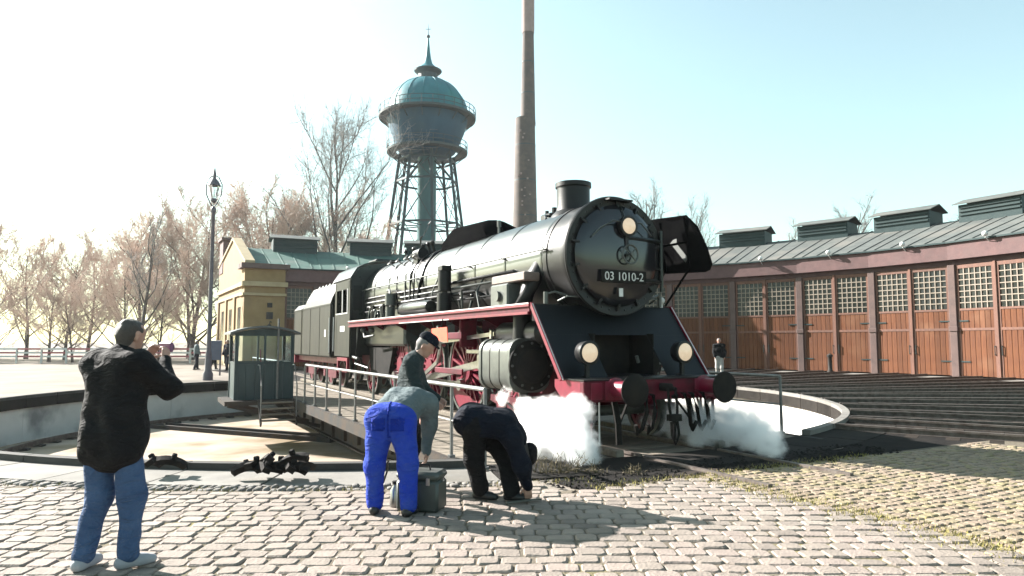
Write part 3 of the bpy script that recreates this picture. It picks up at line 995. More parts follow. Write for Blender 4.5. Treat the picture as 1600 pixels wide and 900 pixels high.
# ------------------------------------------------------------------ factory chimney
ck = thing('factory_chimney', 'tall stepped brick factory chimney with pale rebuilt top', 'chimney', (1.75, 95, 0))
part('lower_shaft', M['chimney_brick'], ck, lambda b: b.lathe([(2.35, -.03), (2.35, 3), (1.98, 3.2), (1.70, 18), (1.36, 33.0), (1.0, 33.05)], (0, 0, 0), (0.003, 0, 1), n=28), 40)
part('upper_shaft', M['chimney_brick'], ck, lambda b: b.lathe([(1.1, 32.0), (1.04, 33), (.79, 45.6)], (.36, 0, 0), (0.004, 0, 1), n=28), 40)
part('top_shaft', M['chimney_new'], ck, lambda b: b.lathe([(.86, 45.4), (.88, 46), (.87, 58), (1.05, 58.3), (1.05, 59.2), (.7, 59.2), (.7, 57)], (.36, 0, 0), (0.004, 0, 1), n=28), 40)
for z in (8, 13.5, 19, 24, 29, 36.5, 41):
    rad = (1.98 - (z - 3.2) * (1.98 - 1.36) / 29.8) if z < 33 else 1.04 - (z - 33) * .0198
    xo = (0 if z < 33 else .36) + .0035 * z
    part('iron_band', M['tower_iron'], ck, lambda b: b.lathe([(rad - .02, z), (rad + .03, z), (rad + .03, z + .14), (rad - .02, z + .14)], (xo, 0, 0), n=28, close=True))
for i in range(14):
    z = random.uniform(17, 31)
    a = R(random.uniform(225, 300))
    rad = 1.98 - (z - 3.2) * (1.98 - 1.36) / 29.8
    bx_, by_ = .003 * z + rad * math.cos(a), rad * math.sin(a)
    part('patched_brick', M['chimney_new'], ck, lambda b: b.cbox(bx_ - .12, bx_ + .12, by_ - .1, by_ + .12, z, z + random.uniform(.15, .35), .02))

# ------------------------------------------------------------------ lamp post with lyre lantern
lp = thing('lamp_post', 'tall slim lamp post with a large glass lantern, left of the yellow gable', 'lamp post', (-13.55, 31.0, 0))
part('pole', M['lamp_iron'], lp, lambda b: b.lathe([(.22, -.03), (.22, .25), (.15, .4), (.14, 1.1), (.10, 1.3), (.085, 5), (.075, 7.5), (.11, 7.55), (.11, 7.7), (.05, 7.8)], n=14), 40)
for s_ in (-1, 1):
    part('lyre_arm', M['lamp_iron'], lp, lambda b: b.tube([(0, 0, 7.75), (s_ * .16, 0, 7.95), (s_ * .34, 0, 8.35), (s_ * .36, 0, 8.8), (s_ * .2, 0, 9.15), (0, 0, 9.25)], .028, 6))
ln = part('lantern_glass', M['pane'], lp, lambda b: b.lathe([(.10, 8.15), (.24, 8.75)], n=6))
part('lantern_roof', M['lamp_iron'], lp, lambda b: b.lathe([(.30, 8.75), (.18, 8.98), (.07, 9.1), (.07, 9.3), (.02, 9.6)], n=10), 40)
part('lantern_base', M['lamp_iron'], lp, lambda b: b.lathe([(.03, 7.95), (.13, 8.05), (.13, 8.15), (.02, 8.2)], n=10), 40)
for i in range(6):
    a = 2 * PI * i / 6
    part('glazing_bar', M['lamp_iron'], ln, lambda b: b.cyl((.10 * math.cos(a), .10 * math.sin(a), 8.15), (.24 * math.cos(a), .24 * math.sin(a), 8.75), .012, n=4))

# ------------------------------------------------------------------ low fence and sign far left
fc = thing('low_fence', 'low red and white rail fence along the far edge of the yard', 'fence', (-34, 56, 0))
M['fence_red'] = mat('fence_red', (0.42, 0.13, 0.14), (0.33, 0.1, 0.11), rough=0.7)
for i in range(24):
    part('post', M['white'], fc, lambda b: b.box(-24 + i * 2.0, -23.88 + i * 2.0, -.06, .06, -.03, 1.2))
    for j, z in enumerate((.45, .75, 1.05)):
        part('rail', M['fence_red'] if (i + j) % 2 else M['white'], fc, lambda b: b.box(-23.87 + i * 2.0, -22.01 + i * 2.0, -.03, .03, z, z + .14))
sg = thing('notice_board', 'dark blue notice board on two legs behind the pit handrail', 'sign', (-15.15, 35.5, 0), R(-12))
part('panel', mat('board_blue', (0.035, 0.045, 0.085), (0.05, 0.06, 0.10), rough=0.5), sg, lambda b: b.cbox(-.32, .32, -.04, .04, .75, 1.75, .02))
for s_ in (-1, 1):
    part('leg', M['lamp_iron'], sg, lambda b: b.box(s_ * .27 - .03, s_ * .27 + .03, -.03, .03, -.03, .76))
bl = thing('bollard', 'short dark iron bollard standing before the orange shed doors', 'bollard', (16.93, 37.0, 0))
part('shaft', M['girder'], bl, lambda b: b.lathe([(.16, -.03), (.16, .1), (.11, .2), (.11, .85), (.15, .9), (.15, .98), (.001, 1.08)], n=14), 40)

# ------------------------------------------------------------------ trees
def tube_rings(P, rad, n):
    """numpy tube; P (k,3), rad (k,)"""
    k = len(P)
    d = np.gradient(P, axis=0)
    d /= np.linalg.norm(d, axis=1)[:, None] + 1e-9
    t = np.where(np.abs(d[:, 2:3]) < 0.9, np.array([[0, 0, 1.0]]), np.array([[1.0, 0, 0]]))
    a = np.cross(d, t); a /= np.linalg.norm(a, axis=1)[:, None] + 1e-9
    b_ = np.cross(d, a)
    th = np.arange(n) * 2 * np.pi / n
    V = P[:, None, :] + rad[:, None, None] * (a[:, None, :] * np.cos(th)[None, :, None] + b_[:, None, :] * np.sin(th)[None, :, None])
    return V.reshape(-1, 3), k


class TreeMesh:
    def __init__(s): s.V = []; s.F = []; s.o = 0
    def add(s, P, rad, n):
        V, k = tube_rings(np.array(P), np.array(rad), n)
        i, j = np.meshgrid(np.arange(k - 1), np.arange(n), indexing='ij')
        j2 = (j + 1) % n
        F = np.stack([i * n + j, i * n + j2, (i + 1) * n + j2, (i + 1) * n + j], -1).reshape(-1, 4) + s.o
        s.V.append(V); s.F.append(F); s.o += len(V)
    def build(s, name, m, parent):
        me = bpy.data.meshes.new(name)
        V = np.concatenate(s.V); F = np.concatenate(s.F)
        me.from_pydata(V.tolist(), [], F.tolist())
        me.polygons.foreach_set('use_smooth', [True] * len(me.polygons))
        me.materials.append(m)
        return link(name, me, parent)


def make_tree(name, label, loc, h, spread, rg, up=0.5, m_trunk='bark_grey', m_twig='twig_grey', limbs=9, subs=7, twigs=9, fine=0, trunk_r=None, fork=0.25, group=None, tw=0.012):
    root = thing(name, label, 'tree', loc, 0, group)
    T, Bc = TreeMesh(), TreeMesh()
    tr = trunk_r or h * 0.016

    def curve(p, d, L, k, wob, upw):
        pts = [np.array(p, float)]
        d = np.array(d, float)
        for i in range(k):
            d = d + rg.normal(0, wob, 3) + np.array([0, 0, upw])
            d /= np.linalg.norm(d)
            pts.append(pts[-1] + d * L / k)
        return np.array(pts), d
    P, _ = curve((0, 0, -.05), (0, 0, 1), h * 0.92, 9, 0.05, 0.12)
    r = np.linspace(tr, tr * 0.12, len(P)); r[0] *= 1.35
    T.add(P, r, 9)
    for i in range(limbs):
        f = fork + (0.9 - fork) * (i + rg.random()) / limbs
        q = P[0] + 0
        ii = f * (len(P) - 1); i0 = int(ii); q = P[i0] * (1 - ii + i0) + P[min(i0 + 1, len(P) - 1)] * (ii - i0)
        az = i * 2.4 + rg.normal(0, .3)
        el = up + rg.normal(0, .12)
        d = (math.cos(az) * math.cos(el), math.sin(az) * math.cos(el), math.sin(el))
        L = spread * (1.15 - 0.75 * f) * rg.uniform(.8, 1.15)
        L = min(L, (h - q[2]) * 1.6 + 1)
        P2, _ = curve(q, d, L, 7, 0.10, 0.10 * up)
        r2 = np.linspace(tr * 0.45 * (1.1 - f * .7), tr * 0.06, len(P2))
        T.add(P2, r2, 6)
        for j in range(subs):
            f2 = 0.2 + 0.78 * (j + rg.random()) / subs
            ii = f2 * (len(P2) - 1); i0 = int(ii); q2 = P2[i0] * (1 - ii + i0) + P2[min(i0 + 1, len(P2) - 1)] * (ii - i0)
            dd = P2[-1] - P2[0]; dd = dd / np.linalg.norm(dd)
            d2 = dd + rg.normal(0, .55, 3) + np.array([0, 0, .25 * up])
            d2 /= np.linalg.norm(d2)
            L2 = L * rg.uniform(.28, .5) * (1.15 - .5 * f2)
            P3, _ = curve(q2, d2, L2, 5, 0.14, 0.08 * up)
            Bc.add(P3, np.linspace(max(tr * 0.09, tw * 1.5), tw, len(P3)), 4)
            for k in range(twigs):
                f3 = rg.uniform(.15, 1)
                ii = f3 * (len(P3) - 1); i0 = int(ii); q3 = P3[i0] * (1 - ii + i0) + P3[min(i0 + 1, len(P3) - 1)] * (ii - i0)
                d3 = (P3[-1] - P3[0]) / L2 + rg.normal(0, .6, 3) + np.array([0, 0, .2 * up])
                d3 /= np.linalg.norm(d3)
                L3 = L2 * rg.uniform(.25, .6)
                P4, _ = curve(q3, d3, L3, 3, 0.18, 0.05)
                Bc.add(P4, np.linspace(tw, tw * .5, len(P4)), 3)
                for m_ in range(fine):
                    q4 = P4[rg.integers(1, len(P4))]
                    d4 = d3 + rg.normal(0, .8, 3); d4 /= np.linalg.norm(d4)
                    Bc.add(np.array([q4, q4 + d4 * L3 * rg.uniform(.2, .5)]), np.array([tw * .7, tw * .4]), 3)
    T.build('trunk', M[m_trunk], root)
    Bc.build('crown', M[m_twig], root)
    return root


rg = np.random.default_rng(11)
make_tree('poplar_tree', 'tall bare tree with upswept branches left of the water tower', (-17.9, 70, 0), 26, 15.0, rg, up=1.02, limbs=17, subs=13, twigs=11, fine=3, fork=.16, m_twig='twig_grey', tw=.012, trunk_r=.34)
protos_t = []
for q in range(4):
    protos_t.append(make_tree('twiggy_tree', 'x', (0, 0, 0), 10, 6.6, rg, up=.72, m_trunk='bark_dark', m_twig='twig_tan', limbs=13, subs=10, twigs=13, fine=5, fork=.06, group='tan bare trees left of the shed', tw=.013))
tan = [(-30.5, 66, 15.5, 'largest tan twiggy tree behind the lamp post'), (-36.5, 68, 13.0, 'tan twiggy tree left of the lamp post'), (-24.5, 70, 16, 'tan twiggy tree over the yellow gable parapet'), (-20.5, 74, 16.5, 'tan twiggy tree at the foot of the tall bare tree'),
       (-42.5, 66, 10.5, 'smaller tan twiggy tree second from the left of the hedge'), (-49, 70, 11.5, 'tan twiggy tree third from the left picture edge'), (-33.5, 60, 8, 'low tan thicket tree just behind the red and white fence'), (-40, 60, 7, 'low rounded tan thicket tree further left behind the fence'), (-27.0, 62, 9.5, 'low tan thicket tree against the shed gable'), (-56, 72, 13, 'tan twiggy tree second from the left picture edge'),
       (-33.5, 72, 14.5, 'tan twiggy tree rising behind the largest one'), (-27.5, 76, 17, 'tallest tan treetop above the shed gable'), (-39.5, 74, 12.5, 'tan twiggy tree in the back row left of the lamp post'), (-45.5, 61, 6.5, 'low tan thicket tree left of the photographer head'), (-51.5, 62, 7.5, 'low tan thicket tree near the left picture edge'), (-63, 74, 12, 'leftmost tan twiggy tree at the picture edge'),
       (-37.0, 58.5, 5.5, 'lowest tan bush right behind the fence rails'), (-30.0, 59, 6.5, 'low tan bush nearest the lamp post foot'), (-58, 64, 8, 'low tan thicket tree at the far left'), (-46.5, 76, 12.5, 'tan twiggy tree in the back row at far left'), (-16.0, 79, 14.5, 'tan twiggy treetop between the shed roof vents')]
for q, (x, y, h, lb) in enumerate(tan):
    src = protos_t[q % 4]
    o = src if q < 4 else copy_tree(src)
    o['label'] = lb
    o.location = (x, y, 0)
    o.rotation_euler = (0, 0, q * 1.7)
    o.scale = (h / 10 * (1.12 if h < 9 else .95),) * 2 + (h / 10,)
make_tree('bare_tree', 'thin dark bare tree at the left beyond the photographer', (-25.2, 47, 0), 10.5, 4.5, rg, up=1.0, m_trunk='bark_dark', m_twig='twig_grey', limbs=9, subs=6, twigs=8, fine=2, tw=.012)
for x, y, h, lb in [(15.2, 72, 18.5, 'bare treetop showing over the locomotive smoke deflector'), (19.0, 74, 17.0, 'faint bare treetop just right of the smoke deflector'), (35.0, 72, 16.8, 'bare treetop above the right-hand roof vents'), (30.0, 76, 14.5, 'low bare treetop between two roof vents'), (46, 70, 15, 'bare treetop at the right picture edge behind the shed')]:
    make_tree('bare_tree', lb, (x, y, 0), h, h * .4, rg, up=1.1, limbs=14, subs=9, twigs=8, fine=2, fork=.3, group='bare trees behind the shed', tw=.012)

# ------------------------------------------------------------------ turntable bridge
RT = 0.03                                    # rail top
br = thing('turntable_bridge', 'long steel turntable bridge with plank deck and pipe railings across the pit', 'turntable', l2w(0, 0), RZ)
U0, U1 = 0.12, 23.2
for s_ in (-1, 1):
    def gird(b, s_=s_):
        poly = [(U0 + .2, -.14), (U0 + .2, -.5), (U0 + 3.5, -.62), (8.5, -1.0), (15, -1.0), (U1 - 3.5, -.62), (U1 - .2, -.5), (U1 - .2, -.14)]
        v = s_ * 2.35
        b.prism(poly, v - .02, v + .02, 'xz')
        for i in range(len(poly)):
            p, q = poly[i], poly[(i + 1) % len(poly)]
            if p[0] == q[0]: continue
            b.bar((p[0], v, p[1]), (q[0], v, q[1]), .26, .03, up=(0, 0, 1))
        x = U0 + 1.0
        while x < U1 - .5:
            zb = -.5 - .5 * max(0, 1 - abs(x - 11.7) / 8.5) ** .8
            b.box(x, x + .03, v - .1, v + .1, zb, -.15)
            x += 1.3
    part('main_girder', M['girder'], br, gird)
    def inner(b, s_=s_):
        b.box(U0 + .2, U1 - .2, s_ * .72 - .09, s_ * .72 + .09, -.52, -.11)
    part('rail_bearer', M['girder'], br, inner)
    part('rail', M['rail'], br, lambda b: rail_profile(b, (U0, s_ * .7175), (U1, s_ * .7175), RT, .13))
    part('edge_beam', M['girder'], br, lambda b: b.box(U0, U1, s_ * 3.22 - .05, s_ * 3.22 + .05, -.24, -.004))
    part('kerb_timber', M['plank'], br, lambda b: b.cbox(U0 + .1, U1 - .1, s_ * 1.0 - .07, s_ * 1.0 + .07, -.02, .09, .015))
x = U0 + .35
while x < U1:
    part('cross_beam', M['girder'], br, lambda b: b.box(x, x + .14, -3.16, 3.16, -.30, -.105))
    x += 1.32
mes = []
for w_, nm in ((2.10, 'deck_plank'), (1.16, 'deck_plank')):
    b = MB()
    b.cbox(-.107, .107, -w_ / 2, w_ / 2, -.075, -.018, .006)
    me = b.mesh(nm); me.materials.append(M['plank'])
    mes.append(me)
x = U0 + .11
while x < U1 - .1:
    for v, me in ((2.135, mes[0]), (0, mes[1]), (-2.135, mes[0])):
        o = link('deck_plank', me, br, (x, v + random.uniform(-.015, .015), random.uniform(-.004, .004)))
        o.rotation_euler = (0, 0, random.uniform(-.006, .006))
    x += .222
# railings
for s_ in (-1, 1):
    us = [0.25] + [1.36 + 1.295 * i for i in range(17)]
    if s_ > 0:
        us = [u_ for u_ in us if not (12.2 < u_ < 14.9)]
    else:
        us = [0.94] + us[2:]
    runs = [us] if s_ < 0 else [[u_ for u_ in us if u_ < 13], [u_ for u_ in us if u_ > 13]]
    for run in runs:
        for u_ in run:
            part('railing_post', M['grey_rail'], br, lambda b: (b.cyl((u_, s_ * 3.17, -.02), (u_, s_ * 3.17, 1.03), .027, n=8), b.cyl((u_, s_ * 3.17, -.02), (u_, s_ * 3.17, .03), .06, n=8)), 40)
        part('top_rail', M['grey_rail'], br, lambda b: b.tube([(run[0], s_ * 3.17, 1.03), (run[-1], s_ * 3.17, 1.03)], .030, 8), 40)
        part('mid_rail', M['grey_rail'], br, lambda b: b.tube([(run[0], s_ * 3.17, .52), (run[-1], s_ * 3.17, .52)], .017, 8), 40)
# centre pivot, end carriages
part('pivot', M['girder'], br, lambda b: b.lathe([(1.2, PIT_Z), (1.2, PIT_Z + .2), (.7, PIT_Z + .3), (.7, -.5)], (11.7, 0, 0), n=24), 40)
for u_ in (1.3, 22.1):
    for s_ in (-1, 1):
        part('end_wheel', M['girder'], br, lambda b: b.cyl((u_ - .06, s_ * 1.9, PIT_Z + .19 + .42), (u_ + .06, s_ * 1.9, PIT_Z + .19 + .42), .42, n=24), 40)
    part('end_carriage', M['girder'], br, lambda b: b.box(u_ - .3, u_ + .3, -2.3, 2.3, -.6, -.42))
# platform of the cabin, steps into the pit
part('cabin_platform', M['girder'], br, lambda b: b.box(13.0, 15.0, 3.28, 5.1, -.14, -.01))
for u_ in (13.2, 14.8):
    part('platform_bracket', M['girder'], br, lambda b: b.bar((u_, 5.0, -.14), (u_, 2.4, -.85), .08, .10))
for i in range(4):
    part('step_tread', M['plank'], br, lambda b: b.cbox(12.62 - .11 * i - .10, 12.62 - .11 * i + .10, 3.30, 4.20, -.07 - .155 * i, -.03 - .155 * i, .008))
for v_ in (3.27, 4.23):
    part('step_string', M['girder'], br, lambda b: b.bar((12.80, v_, -.02), (12.20, v_, -.62), .04, .14))
    part('step_handrail', M['grey_rail'], br, lambda b: b.tube([(12.3, v_, -.5), (12.3, v_, .45), (12.7, v_, 1.0), (12.98, v_, 1.0)], .02, 6))

# ------------------------------------------------------------------ operator's cabin
cb = thing('control_cabin', 'small blue-grey glazed operator cabin with dark curved roof on the turntable bridge', 'cabin', l2w(14.1, 4.0, 0), RZ)
du, dv2 = .70, .78
z0, zs, zt = -.008, 1.02, 1.92
for su in (-1, 1):
    for i in range(6):
        y0 = -dv2 + (2 * dv2) * i / 6
        part('wall_board', M['booth'], cb, lambda b: b.box(su * du - .02, su * du + .02, y0 + .004, y0 + 2 * dv2 / 6 - .004, z0, zs))
for sv_ in (-1, 1):
    for i in range(5):
        x0 = -du + .022 + (2 * du - .044) * i / 5
        part('wall_board', M['booth'], cb, lambda b: b.box(x0 + .004, x0 + (2 * du - .044) / 5 - .004, sv_ * dv2 - .02, sv_ * dv2 + .02, z0, zs))
for su in (-1, 1):
    for sv_ in (-1, 1):
        part('corner_post', M['booth'], cb, lambda b: b.cbox(su * du - .05, su * du + .05, sv_ * dv2 - .05, sv_ * dv2 + .05, z0, zt, .01))
for su in (-1, 1):
    wn = part('window_frame', M['booth'], cb, lambda b: (b.box(su * du - .03, su * du + .03, -dv2 + .05, dv2 - .05, zs + .001, zs + .06), b.box(su * du - .03, su * du + .03, -dv2 + .05, dv2 - .05, zt - .07, zt), b.box(su * du - .03, su * du + .03, -.03, .03, zs + .06, zt - .07)))
    part('window_pane', M['pane'], wn, lambda b: b.box(su * du - .004, su * du + .004, -dv2 + .05, dv2 - .05, zs + .06, zt - .07))
for sv_ in (-1, 1):
    wn = part('window_frame', M['booth'], cb, lambda b: (b.box(-du + .05, du - .05, sv_ * dv2 - .03, sv_ * dv2 + .03, zs + .001, zs + .06), b.box(-du + .05, du - .05, sv_ * dv2 - .03, sv_ * dv2 + .03, zt - .07, zt)))
    part('window_pane', M['pane'], wn, lambda b: b.box(-du + .05, du - .05, sv_ * dv2 - .004, sv_ * dv2 + .004, zs + .06, zt - .07))
def broof(b):
    n = 10
    poly = []
    for i in range(n + 1):
        t = -1 + 2 * i / n
        poly.append((t * (dv2 + .2), zt + .02 + .20 * (1 - t * t)))
    poly += [(p[0], p[1] - .06) for p in reversed(poly)]
    b.prism(poly, -du - .2, du + .2, 'yz')
part('roof', M['booth_roof'], cb, broof, 40)
for su in (-1, 1):
    part('gable_board', M['booth'], cb, lambda b: b.prism([(-dv2, zt + .001), (dv2, zt + .001), (dv2 * .6, zt + .09), (0, zt + .14), (-dv2 * .6, zt + .09)], su * du - .02, su * du + .02, 'yz'))
part('console', M['girder'], cb, lambda b: (b.cbox(-.2, .2, -.3, .3, 0, 1.0, .02)))
part('control_lever', M['red'], cb, lambda b: b.cyl((0, 0, 1.0), (-.15, .05, 1.45), .02, n=6))
part('vent_pipe', M['grey_rail'], cb, lambda b: b.tube([(-du - .12, -.35, -.02), (-du - .12, -.35, 2.35)], .03, 8))

# ------------------------------------------------------------------ locomotive
lo = thing('steam_locomotive', 'black express steam locomotive with red running gear and lit headlamps on the bridge', 'locomotive', l2w(0, 0), RZ)
ZB = 3.14                                    # boiler axis


def lp_(name, m, fn, parent=None, smooth=None):
    return part(name, M[m] if isinstance(m, str) else m, parent or lo, fn, smooth)


XA = (1, 0, 0)
sb = lp_('smokebox', 'black_satin', lambda b: b.lathe([(.80, 1.66), (1.0, 1.66), (1.02, 1.70), (1.02, 1.80), (.985, 1.82), (.985, 2.30), (1.0, 2.31), (1.0, 2.42)], (0, 0, ZB), XA, 64), None, 30)
lp_('smokebox_ring', 'black_satin', lambda b: b.lathe([(1.0, 1.60), (1.03, 1.60), (1.045, 1.63), (1.03, 1.67), (.86, 1.67), (.86, 1.62)], (0, 0, ZB), XA, 64, True), sb, 40)
for i in range(36):
    a = 2 * PI * i / 36
    lp_('rivet', 'black_satin', lambda b: b.ball((1.612, .945 * math.cos(a), ZB + .945 * math.sin(a)), .022, 6, 4), sb)
door = lp_('smokebox_door', 'door_paint', lambda b: b.lathe([(.87, 1.60), (.88, 1.57), (.86, 1.545), (.74, 1.50), (.55, 1.455), (.35, 1.425), (.15, 1.41), (.001, 1.405)], (0, 0, ZB), XA, 64), None, 40)
for zz in (-.42, .30):
    lp_('hinge_strap', 'black_gloss', lambda b: b.tube([(1.56, -.93, ZB + zz), (1.50, -.72, ZB + zz), (1.455, -.45, ZB + zz), (1.425, -.1, ZB + zz)], .035, 6), door, 50)
lp_('hinge_pin', 'black_gloss', lambda b: b.cyl((1.56, -.95, ZB - .6), (1.56, -.95, ZB + .5), .035, n=8), door, 50)
for i in range(14):
    a = 2 * PI * (i + .5) / 14
    lp_('door_clamp', 'black_satin', lambda b: (b.bar((1.56, .80 * math.cos(a), ZB + .80 * math.sin(a)), (1.575, .95 * math.cos(a), ZB + .95 * math.sin(a)), .06, .035), b.cyl((1.53, .86 * math.cos(a), ZB + .86 * math.sin(a)), (1.60, .86 * math.cos(a), ZB + .86 * math.sin(a)), .022, n=6)), door)
hw = lp_('handwheel', 'steel_dull', lambda b: b.lathe([(.145, 1.31), (.165, 1.30), (.175, 1.315), (.165, 1.335), (.145, 1.33)], (0, -.08, ZB + .0), XA, 28, True), door, 50)
for i in range(4):
    a = PI / 4 + PI / 2 * i
    lp_('spoke', 'steel_dull', lambda b: b.cyl((1.32, -.08, ZB), (1.32, -.08 + .15 * math.cos(a), ZB + .15 * math.sin(a)), .012, n=5), hw)
lp_('spindle', 'steel_dull', lambda b: b.cyl((1.26, -.08, ZB), (1.43, -.08, ZB), .03, n=10), hw, 40)
plate = lp_('number_plate', 'black_matte', lambda b: (b.cbox(1.375, 1.395, -.46, .48, ZB - .49, ZB - .27, .008), b.box(1.39, 1.45, -.3, -.26, ZB - .42, ZB - .34), b.box(1.39, 1.45, .28, .32, ZB - .42, ZB - .34)), door)
# text: local plane facing -u; readable from the front: right of text is +(-v)
mtx = Matrix(((0, 0, -1, 1.373), (-1, 0, 0, .01), (0, 1, 0, ZB - .385), (0, 0, 0, 1)))
text_mesh('03 1010-2', .20, .003, M['white'], 'numerals', plate, mtx)
lp_('small_plate', 'white', lambda b: b.cbox(1.372, 1.39, .04, .12, ZB - .72, ZB - .58, .004), door)
lp_('top_step', 'black_satin', lambda b: b.box(1.45, 1.62, -.25, .25, ZB + .945, ZB + .975), sb)
lp_('door_handrail', 'steel_dull', lambda b: b.tube([(1.44, .62, ZB + .28), (1.38, .50, ZB + .42), (1.36, .25, ZB + .56), (1.36, -.35, ZB + .56), (1.40, -.6, ZB + .36)], .014, 6), door, 60)
# boiler with bands
bo = lp_('boiler', 'boiler', lambda b: b.lathe([(.9, 2.42), (.96, 2.42), (.965, 2.44), (.965, 8.6), (1.0, 9.4), (1.02, 9.6), (1.02, 13.55), (.2, 13.55)], (0, 0, ZB), XA, 72), None, 30)
for u_ in (2.5, 3.9, 5.3, 6.75, 8.2, 9.6, 11.0, 12.4, 13.4):
    rr_ = .968 if u_ < 8.6 else 1.023
    lp_('boiler_band', 'black_gloss', lambda b: b.lathe([(rr_, u_), (rr_ + .008, u_ + .005), (rr_ + .008, u_ + .065), (rr_, u_ + .07)], (0, 0, ZB), XA, 72), bo, 30)
lp_('firebox_casing', 'boiler', lambda b: b.cbox(9.8, 13.5, -.98, .98, 1.55, ZB, .06), None, 30)
lp_('saddle', 'black_matte', lambda b: b.box(2.0, 3.7, -.55, .55, 1.2, 2.35))
ch = lp_('chimney', 'black_satin', lambda b: b.lathe([(.46, 3.98), (.42, 4.06), (.335, 4.14), (.315, 4.24), (.315, 4.58), (.345, 4.60), (.345, 4.68), (.28, 4.69), (.27, 4.3)], (2.95, 0, 0), (0, 0, 1), 36), None, 35)
lp_('safety_valve', 'black_satin', lambda b: (b.cbox(3.55, 3.95, -.16, .16, 4.05, 4.22, .03), b.cyl((3.65, 0, 4.2), (3.65, 0, 4.34), .05, n=8), b.cyl((3.85, .05, 4.2), (3.85, .05, 4.30), .04, n=8), b.tube([(3.6, .1, 4.15), (3.5, .3, 4.12), (3.3, .4, 4.02)], .025, 6)))
# dome casing: long angular hump
def domef(b):
    n = 9
    prof = [(5.75, .0), (5.95, .38), (6.25, .52), (7.9, .60), (8.35, .30), (8.45, 0)]
    rings = []
    for x, h in prof:
        for i in range(n):
            t = PI * i / (n - 1)
            rings.append((x, .52 * math.cos(t), 3.98 + max(.02, h) * (math.sin(t) ** .45 if math.sin(t) > 1e-6 else 0)))
    F = []
    for k in range(len(prof) - 1):
        for i in range(n - 1):
            F.append((k * n + i, k * n + i + 1, (k + 1) * n + i + 1, (k + 1) * n + i))
    F.append(tuple(range(n))); F.append(tuple((len(prof) - 1) * n + i for i in range(n)))
    b.add(rings, F)
lp_('dome_casing', 'soot', domef, None, 45)
lp_('whistle', 'steel_dull', lambda b: (b.cyl((5.6, .25, 4.0), (5.6, .25, 4.28), .03, n=8), b.cyl((5.6, .25, 4.22), (5.6, .25, 4.36), .05, n=8)), None, 40)
lp_('top_feed_pipe', 'black_satin', lambda b: b.tube([(8.6, .3, 4.06), (8.55, .6, 3.93), (8.5, .88, 3.60), (8.5, 1.02, 3.1), (8.6, 1.06, 2.45)], .05, 8), None, 60)
for i, u_ in enumerate((9.0, 9.3, 9.7, 10.4, 11.1)):
    lp_('valve', 'black_satin', lambda b: (b.cyl((u_, .42, 4.0), (u_, .50, 4.26), .045, n=8), b.ball((u_, .5, 4.28), .07, 8, 6), b.cyl((u_ - .09, .5, 4.32), (u_ + .09, .5, 4.32), .016, n=5)), None, 50)
    lp_('boiler_pipe', 'black_satin', lambda b: b.tube([(u_, .45, 4.05), (u_ + .05, .75, 3.86), (u_ + .02, .98, 3.45), (u_ - .15, 1.06, 3.0), (u_ - .2 - .1 * i, 1.1, 2.42)], .022 + .006 * (i % 2), 6), None, 60)
    lp_('valve_handle', 'steel', lambda b: (b.cyl((u_ + .1, .80, 3.84), (u_ + .1, .96, 3.95), .02, n=6), b.lathe([(.07, 0), (.085, .01), (.07, .02)], (u_ + .1, .96, 3.95), (0, .6, .5), 12, True)), None, 50)
lp_('turbo_generator', 'black_satin', lambda b: (b.cyl((9.1, .72, 4.0), (9.55, .72, 4.0), .15, n=18), b.cyl((9.55, .72, 4.0), (9.75, .72, 4.0), .10, n=14), b.box(9.2, 9.5, .6, .84, 3.75, 3.95)), None, 40)
lp_('generator_pipe', 'steel_dull', lambda b: b.tube([(9.3, .72, 4.15), (9.3, .72, 4.42), (9.2, .72, 4.46)], .025, 6), None, 60)
# handrail along the boiler, with knobs
lp_('boiler_handrail', 'steel_dull', lambda b: b.tube([(2.2, 1.04, 3.28), (13.5, 1.10, 3.28)], .017, 8), None, 60)
for u_ in (2.3, 3.9, 5.5, 7.1, 8.7, 10.3, 11.9, 13.3):
    lp_('handrail_knob', 'steel_dull', lambda b: b.cyl((u_, .92, 3.26), (u_, 1.07 + (u_ - 2.2) * .005, 3.28), .016, n=6), None, 60)
for zz, rr_, v_, u0_, u1_ in ((3.0, .035, 1.0, 3.4, 13.3), (2.86, .028, 1.03, 4.2, 13.3), (2.72, .045, 1.05, 5.0, 12.9), (2.58, .02, 1.08, 3.2, 13.2)):
    lp_('long_pipe', 'black_satin' if rr_ != .028 else 'steel_dull', lambda b: b.tube([(u0_, v_ - .2, zz - .12), (u0_ + .1, v_, zz), (u1_, v_ + .02, zz)], rr_, 8), None, 60)
